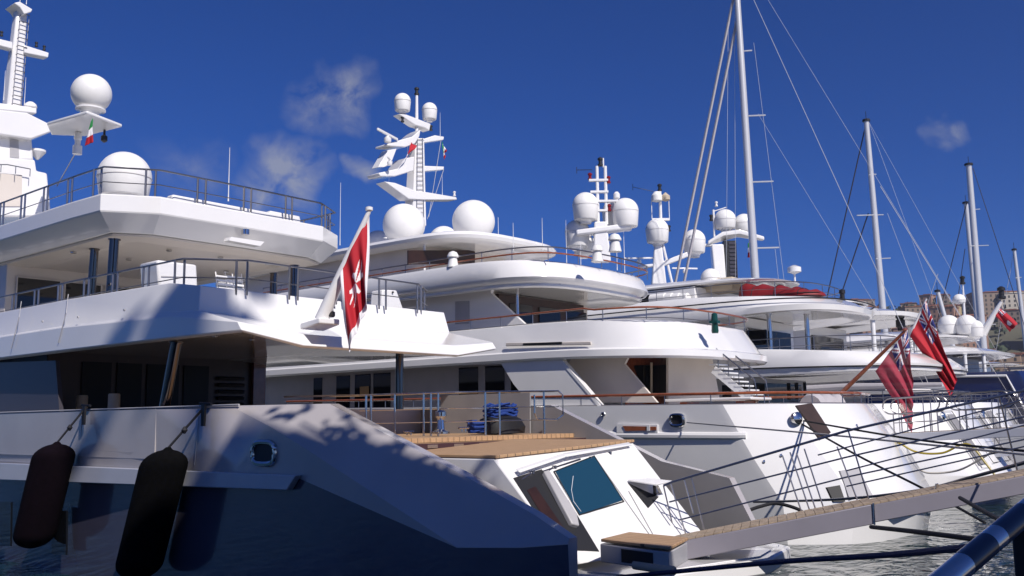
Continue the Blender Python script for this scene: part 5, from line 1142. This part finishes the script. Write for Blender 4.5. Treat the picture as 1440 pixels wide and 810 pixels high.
# striped barrier rail and post on the quay edge
BR_ = thing('barrier_rail', 'blue and silver striped barrier pole on a black post in the bottom right corner', 'barrier', at(1432, 800, q=4.9))
a, b = at(1300, 840, q=4.0), at(1478, 690, q=5.3)
for f0, f1, m_ in ((0, .26, CHROME), (.26, .44, BLUEP), (.44, .52, CHROME), (.52, .74, BLUEP), (.74, .84, CHROME), (.84, 1, BLUEP)):
    mb = MB(); mb.tube([a.lerp(b, f0+.0005), a.lerp(b, f1-.0005)], .052, 24); mb.build('stripe', m_, BR_)
c = at(1436, 745, q=5.0); mb = MB(); mb.box((c.x+.05, c.y, (c.z+1.35)/2), (.09, .09, c.z-1.35)); mb.build('post', BLACK, BR_, bevel=.01)
# white equipment on the upper deck of the nearest yacht
EQ = thing('deck_locker', 'white boxy covered tender locker standing on the nearest upper deck', 'locker', at(250, 405, q=13.4))
mb = MB(); mb.prism(pw([(221, 365), (277, 372), (279, 410), (224, 409)], b=22.6), (0, .9, 0)); mb.build('body', WHITE, EQ, bevel=.06)
mb = MB(); mb.prism(pw([(227, 388), (276, 389), (276, 390.5), (227, 389.5)], b=22.58), (0, .02, 0)); mb.build('seam', GREYW, EQ)
EQ2 = thing('deck_crane', 'white tapered deck crane base at the far corner of the nearest upper deck', 'crane', at(552, 432, q=19.5)); b_ = 20.9
mb = MB(); mb.prism(pw([(538, 407), (558, 408), (568, 436), (536, 434)], b=b_), (0, .5, 0)); mb.build('base', WHITE, EQ2, bevel=.04)
mb = MB(); mb.lathe(at(552, 411, b=b_-.02), [(.03, 0), (.03, .03)], 10, axis=(0, -1, 0)); mb.build('latch', BLKPLA, EQ2)
for i, (x_, q_) in enumerate(((322, 17.0), (335, 17.6))):
    LG = thing('deck_chair', 'white slatted deck chair %s on the nearest upper deck beside the chrome pillars' % ('nearer the locker' if i == 0 else 'nearer the flag'), 'chair', at(x_, 412, q=q_)); c = at(x_, 404, q=q_)
    for k in range(6): mb = MB(); mb.box(c+Vector((0, .05*k, -.3+.13*k)), (.6, .04, .06)); mb.build('slat', WHITE, LG)
    mb = MB(); mb.tube([c+Vector((-.3, 0, -.7)), c+Vector((-.3, .3, .5))], .02, 6); mb.build('side_frame', WHITE, LG); mb = MB(); mb.tube([c+Vector((.3, 0, -.7)), c+Vector((.3, .3, .5))], .02, 6); mb.build('side_frame', WHITE, LG)

# ------------------------------------------------------------------ unseen pine added on the quay to dapple shade on the nearest hull
PINE = mat('pine needles', (.045, .075, .025), .8, var=.4, vscale=2)
BARK = mat('pine bark', (.13, .08, .05), .9, var=.4, vscale=5, bump=.6, bscale=12)
def pine(label, foot, crown, rad, n, seed):
    r = random.Random(seed); t = thing('added_shade_pine', label, 'tree', foot); foot = Vector(foot); C = Vector(crown)
    mb = MB(); m1 = foot.lerp(C, .5)+Vector((.2, -.2, .6)); mb.tube([foot, m1, C-Vector((0, 0, .8))], .28, 10, r1=.14)
    for i in range(7): a = i*.9; e = C+Vector((rad[0]*.6*math.cos(a), rad[1]*.6*math.sin(a), r.uniform(-.2, .8))); mb.tube([C-Vector((0, 0, 1.2)), C.lerp(e, .5)-Vector((0, 0, .3)), e], .1, 6, r1=.03)
    mb.build('trunk', BARK, t); mb = MB()
    for _ in range(n):
        u = Vector((r.gauss(0, 1), r.gauss(0, 1), r.gauss(0, 1))).normalized()*(r.random()**.45); c = C+Vector((u.x*rad[0], u.y*rad[1], u.z*rad[2]))
        for k in range(9):
            d = Vector((r.gauss(0, 1), r.gauss(0, 1), r.gauss(0, .6)))*.26; p = c+d; a = Vector((r.gauss(0, 1), r.gauss(0, 1), r.gauss(0, 1))).normalized()*.17; b = a.orthogonal().normalized()*.10; mb.add([p+a, p+b, p-a, p-b], [(0, 1, 2, 3)])
    mb.build('crown', PINE, t, smooth=False)
pine('added stone pine behind the camera that shades the nearest hull', (6.9, -3.4, 1.35), (8.3, 1.0, 14.4), (1.0, 3.8, .7), 20, 1)
# unseen stepped block added behind the camera to shade the nearest hull
HO = thing('added_shade_block', 'added tall cream block with stepped wings behind the camera that shades the nearest hull', 'building', (1, -9, 1.35))
for nm, x0, x1, zt in (('shade_main_block', -8, 5.0, 23.2), ('shade_terrace', 5.0, 5.8, 21.4), ('shade_terrace', 5.8, 6.6, 19.9), ('shade_terrace', 6.6, 7.25, 18.0), ('shade_terrace', 7.25, 8.3, 15.9)):
    mb = MB(); mb.box(((x0+x1)/2, -6.5, (1.35+zt)/2), (x1-x0-.01, 5, zt-1.35)); w_ = mb.build(nm, FAC[2], HO)
    mb = MB(); mb.box(((x0+x1)/2, -6.5, zt+.1), (x1-x0+(.1 if nm == 'shade_main_block' else -.1), 5.2, .2)); mb.build('cornice', STONE, w_)
    for f in range(int((zt-2)/3.4)):
        n = max(1, int((x1-x0)/2.4))
        for c in range(n):
            mb = MB(); mb.box((x0+(c+.5)*(x1-x0)/n, -3.98, 3.6+f*3.4), (1.1, .08, 1.7)); o = mb.build('window', GLASS, w_)
# unseen mast added so that its head shades the upper deck bulwark
FM = thing('added_shade_mast', 'added very tall steel mast with a ringed head behind the camera, shading the nearest upper deck', 'added shade mast', (3.6, -5.6, 1.35))
FM.location = (8.9, -15.2, 1.35)
hx = Vector((12.5, 20.6, 5.5))+sunv*((20.6+15.2)/.707*1.0)
FM.location = (hx.x, hx.y, 1.35)
mb = MB(); mb.tube([(hx.x, hx.y, 1.35), (hx.x, hx.y, hx.z-.6)], .35, 16, r1=.16); mb.build('pole', ALU, FM)
mb = MB(); mb.lathe((hx.x, hx.y, hx.z-.5), [(.3, 0), (.95, .15), (1.0, .5), (.6, .95), (.3, 1.1)], 24)
mb.build('head_ring', ALU, FM)
for i in range(6):
    a = i*1.047; c = Vector((hx.x+1.7*math.cos(a), hx.y+1.7*math.sin(a), hx.z+.3)); mb = MB(); mb.box(c, (.7, .7, .5), rz=a); mb.tube([c, (hx.x, hx.y, hx.z+.1)], .09, 6); mb.build('floodlight', STEEL, FM)

# ------------------------------------------------------------------ small fittings
mb = MB(); mb.tube([Vector((11.995, 19.1, 3.3)), Vector((11.99, 19.2, 2.1))], .008, 5); mb.build('hull_seam', GREYW, hull1)
for b_ in (24.5, 30.5): mb = MB(); mb.tube([Vector((12.0, b_, 3.3)), Vector((12.03, b_, 2.1))], .008, 5); mb.build('hull_seam', GREYW, hull1)
mb = MB(); mb.tube([Vector((12.0, 17.6, 3.385)), Vector((12.06, 40, 3.385))], .022, 6); mb.build('capping', GREYW, hull1)
for (x_, y_) in ((60, 452), (110, 446), (175, 436)):
    mb = MB(); c = at(x_, y_, q=12.03); mb.lathe(c, [(.03, -.01), (.03, .02)], 10, axis=(-1, 0, 0)); mb.build('drain', GREYW, up1)
for i in range(6):
    mb = MB(); mb.lathe((13.3+i*1.25, 20.6+.25*(i % 2), 5.10), [(.07, -.02), (.07, .02)], 14); mb.build('ceiling_light', CHROME, up1)
for x0, x1 in ((13.72, 15.18), (15.32, 16.63), (16.77, 18.33)):
    mb = MB(); P = [Vector((x0, 32.93, 5.98)), Vector((x1, 32.93, 5.98)), Vector((x1, 32.93, 7.92)), Vector((x0, 32.93, 7.92))]; mb.tube(P, .035, 4, closed=True); mb.build('window_frame', SOFFIT, h2)
# table and bench on the second yacht's aft deck
TB = thing('deck_table', 'varnished table with white cloth behind the cap rail of the second yacht', 'table', (31.0, 16.5, 2.56))
mb = MB(); mb.box((31.0, 16.5, 3.62), (1.6, 3.4, .1)); mb.build('table_top', WHITE, TB, bevel=.03)
for dy in (-1.1, 1.1): mb = MB(); mb.box((31.0, 16.5+dy, 3.05), (.9, .3, 1.0)); mb.build('leg', VARN, TB)
BN = thing('deck_bench', 'varnished bench in front of the wooden saloon doors of the second yacht', 'bench', (31.5, 19.3, 2.56))
mb = MB(); mb.box((31.5, 19.3, 3.1), (3.2, .7, .5)); mb.build('seat', VARN, BN, bevel=.03); mb = MB(); mb.box((31.5, 19.62, 3.6), (3.2, .12, .7)); mb.build('backrest', VARN, BN, bevel=.03)
AW = thing('folded_awning', 'crumpled pale canvas awning lying behind the cap rail near the leaning varnished staff', 'awning', (34.5, 14.2, 2.56))
mb = MB(); rr = [[Vector((33.4+i*.3, 14.1+.45*math.cos(a)*(1+.2*math.sin(i*2.3)), 3.25+(.5+.12*math.sin(i*1.7))*math.sin(a))) for a in [3.1416*j/8 for j in range(9)]] for i in range(9)]
mb.loft(rr); mb.build('canvas', SAILC, AW); mb = MB(); mb.box((34.6, 14.1, 2.9), (2.4, .8, .7)); mb.build('locker', WHITE, AW)

for px, py in ((1075, 650), (1100, 640), (1205, 600)):
    mb = MB(); mb.lathe(on_hull(px, py), [(.05, -.02), (.06, .02), (.03, .03)], 12, axis=(-.25, -.95, .1)); mb.build('drain', CHROME, hull2)
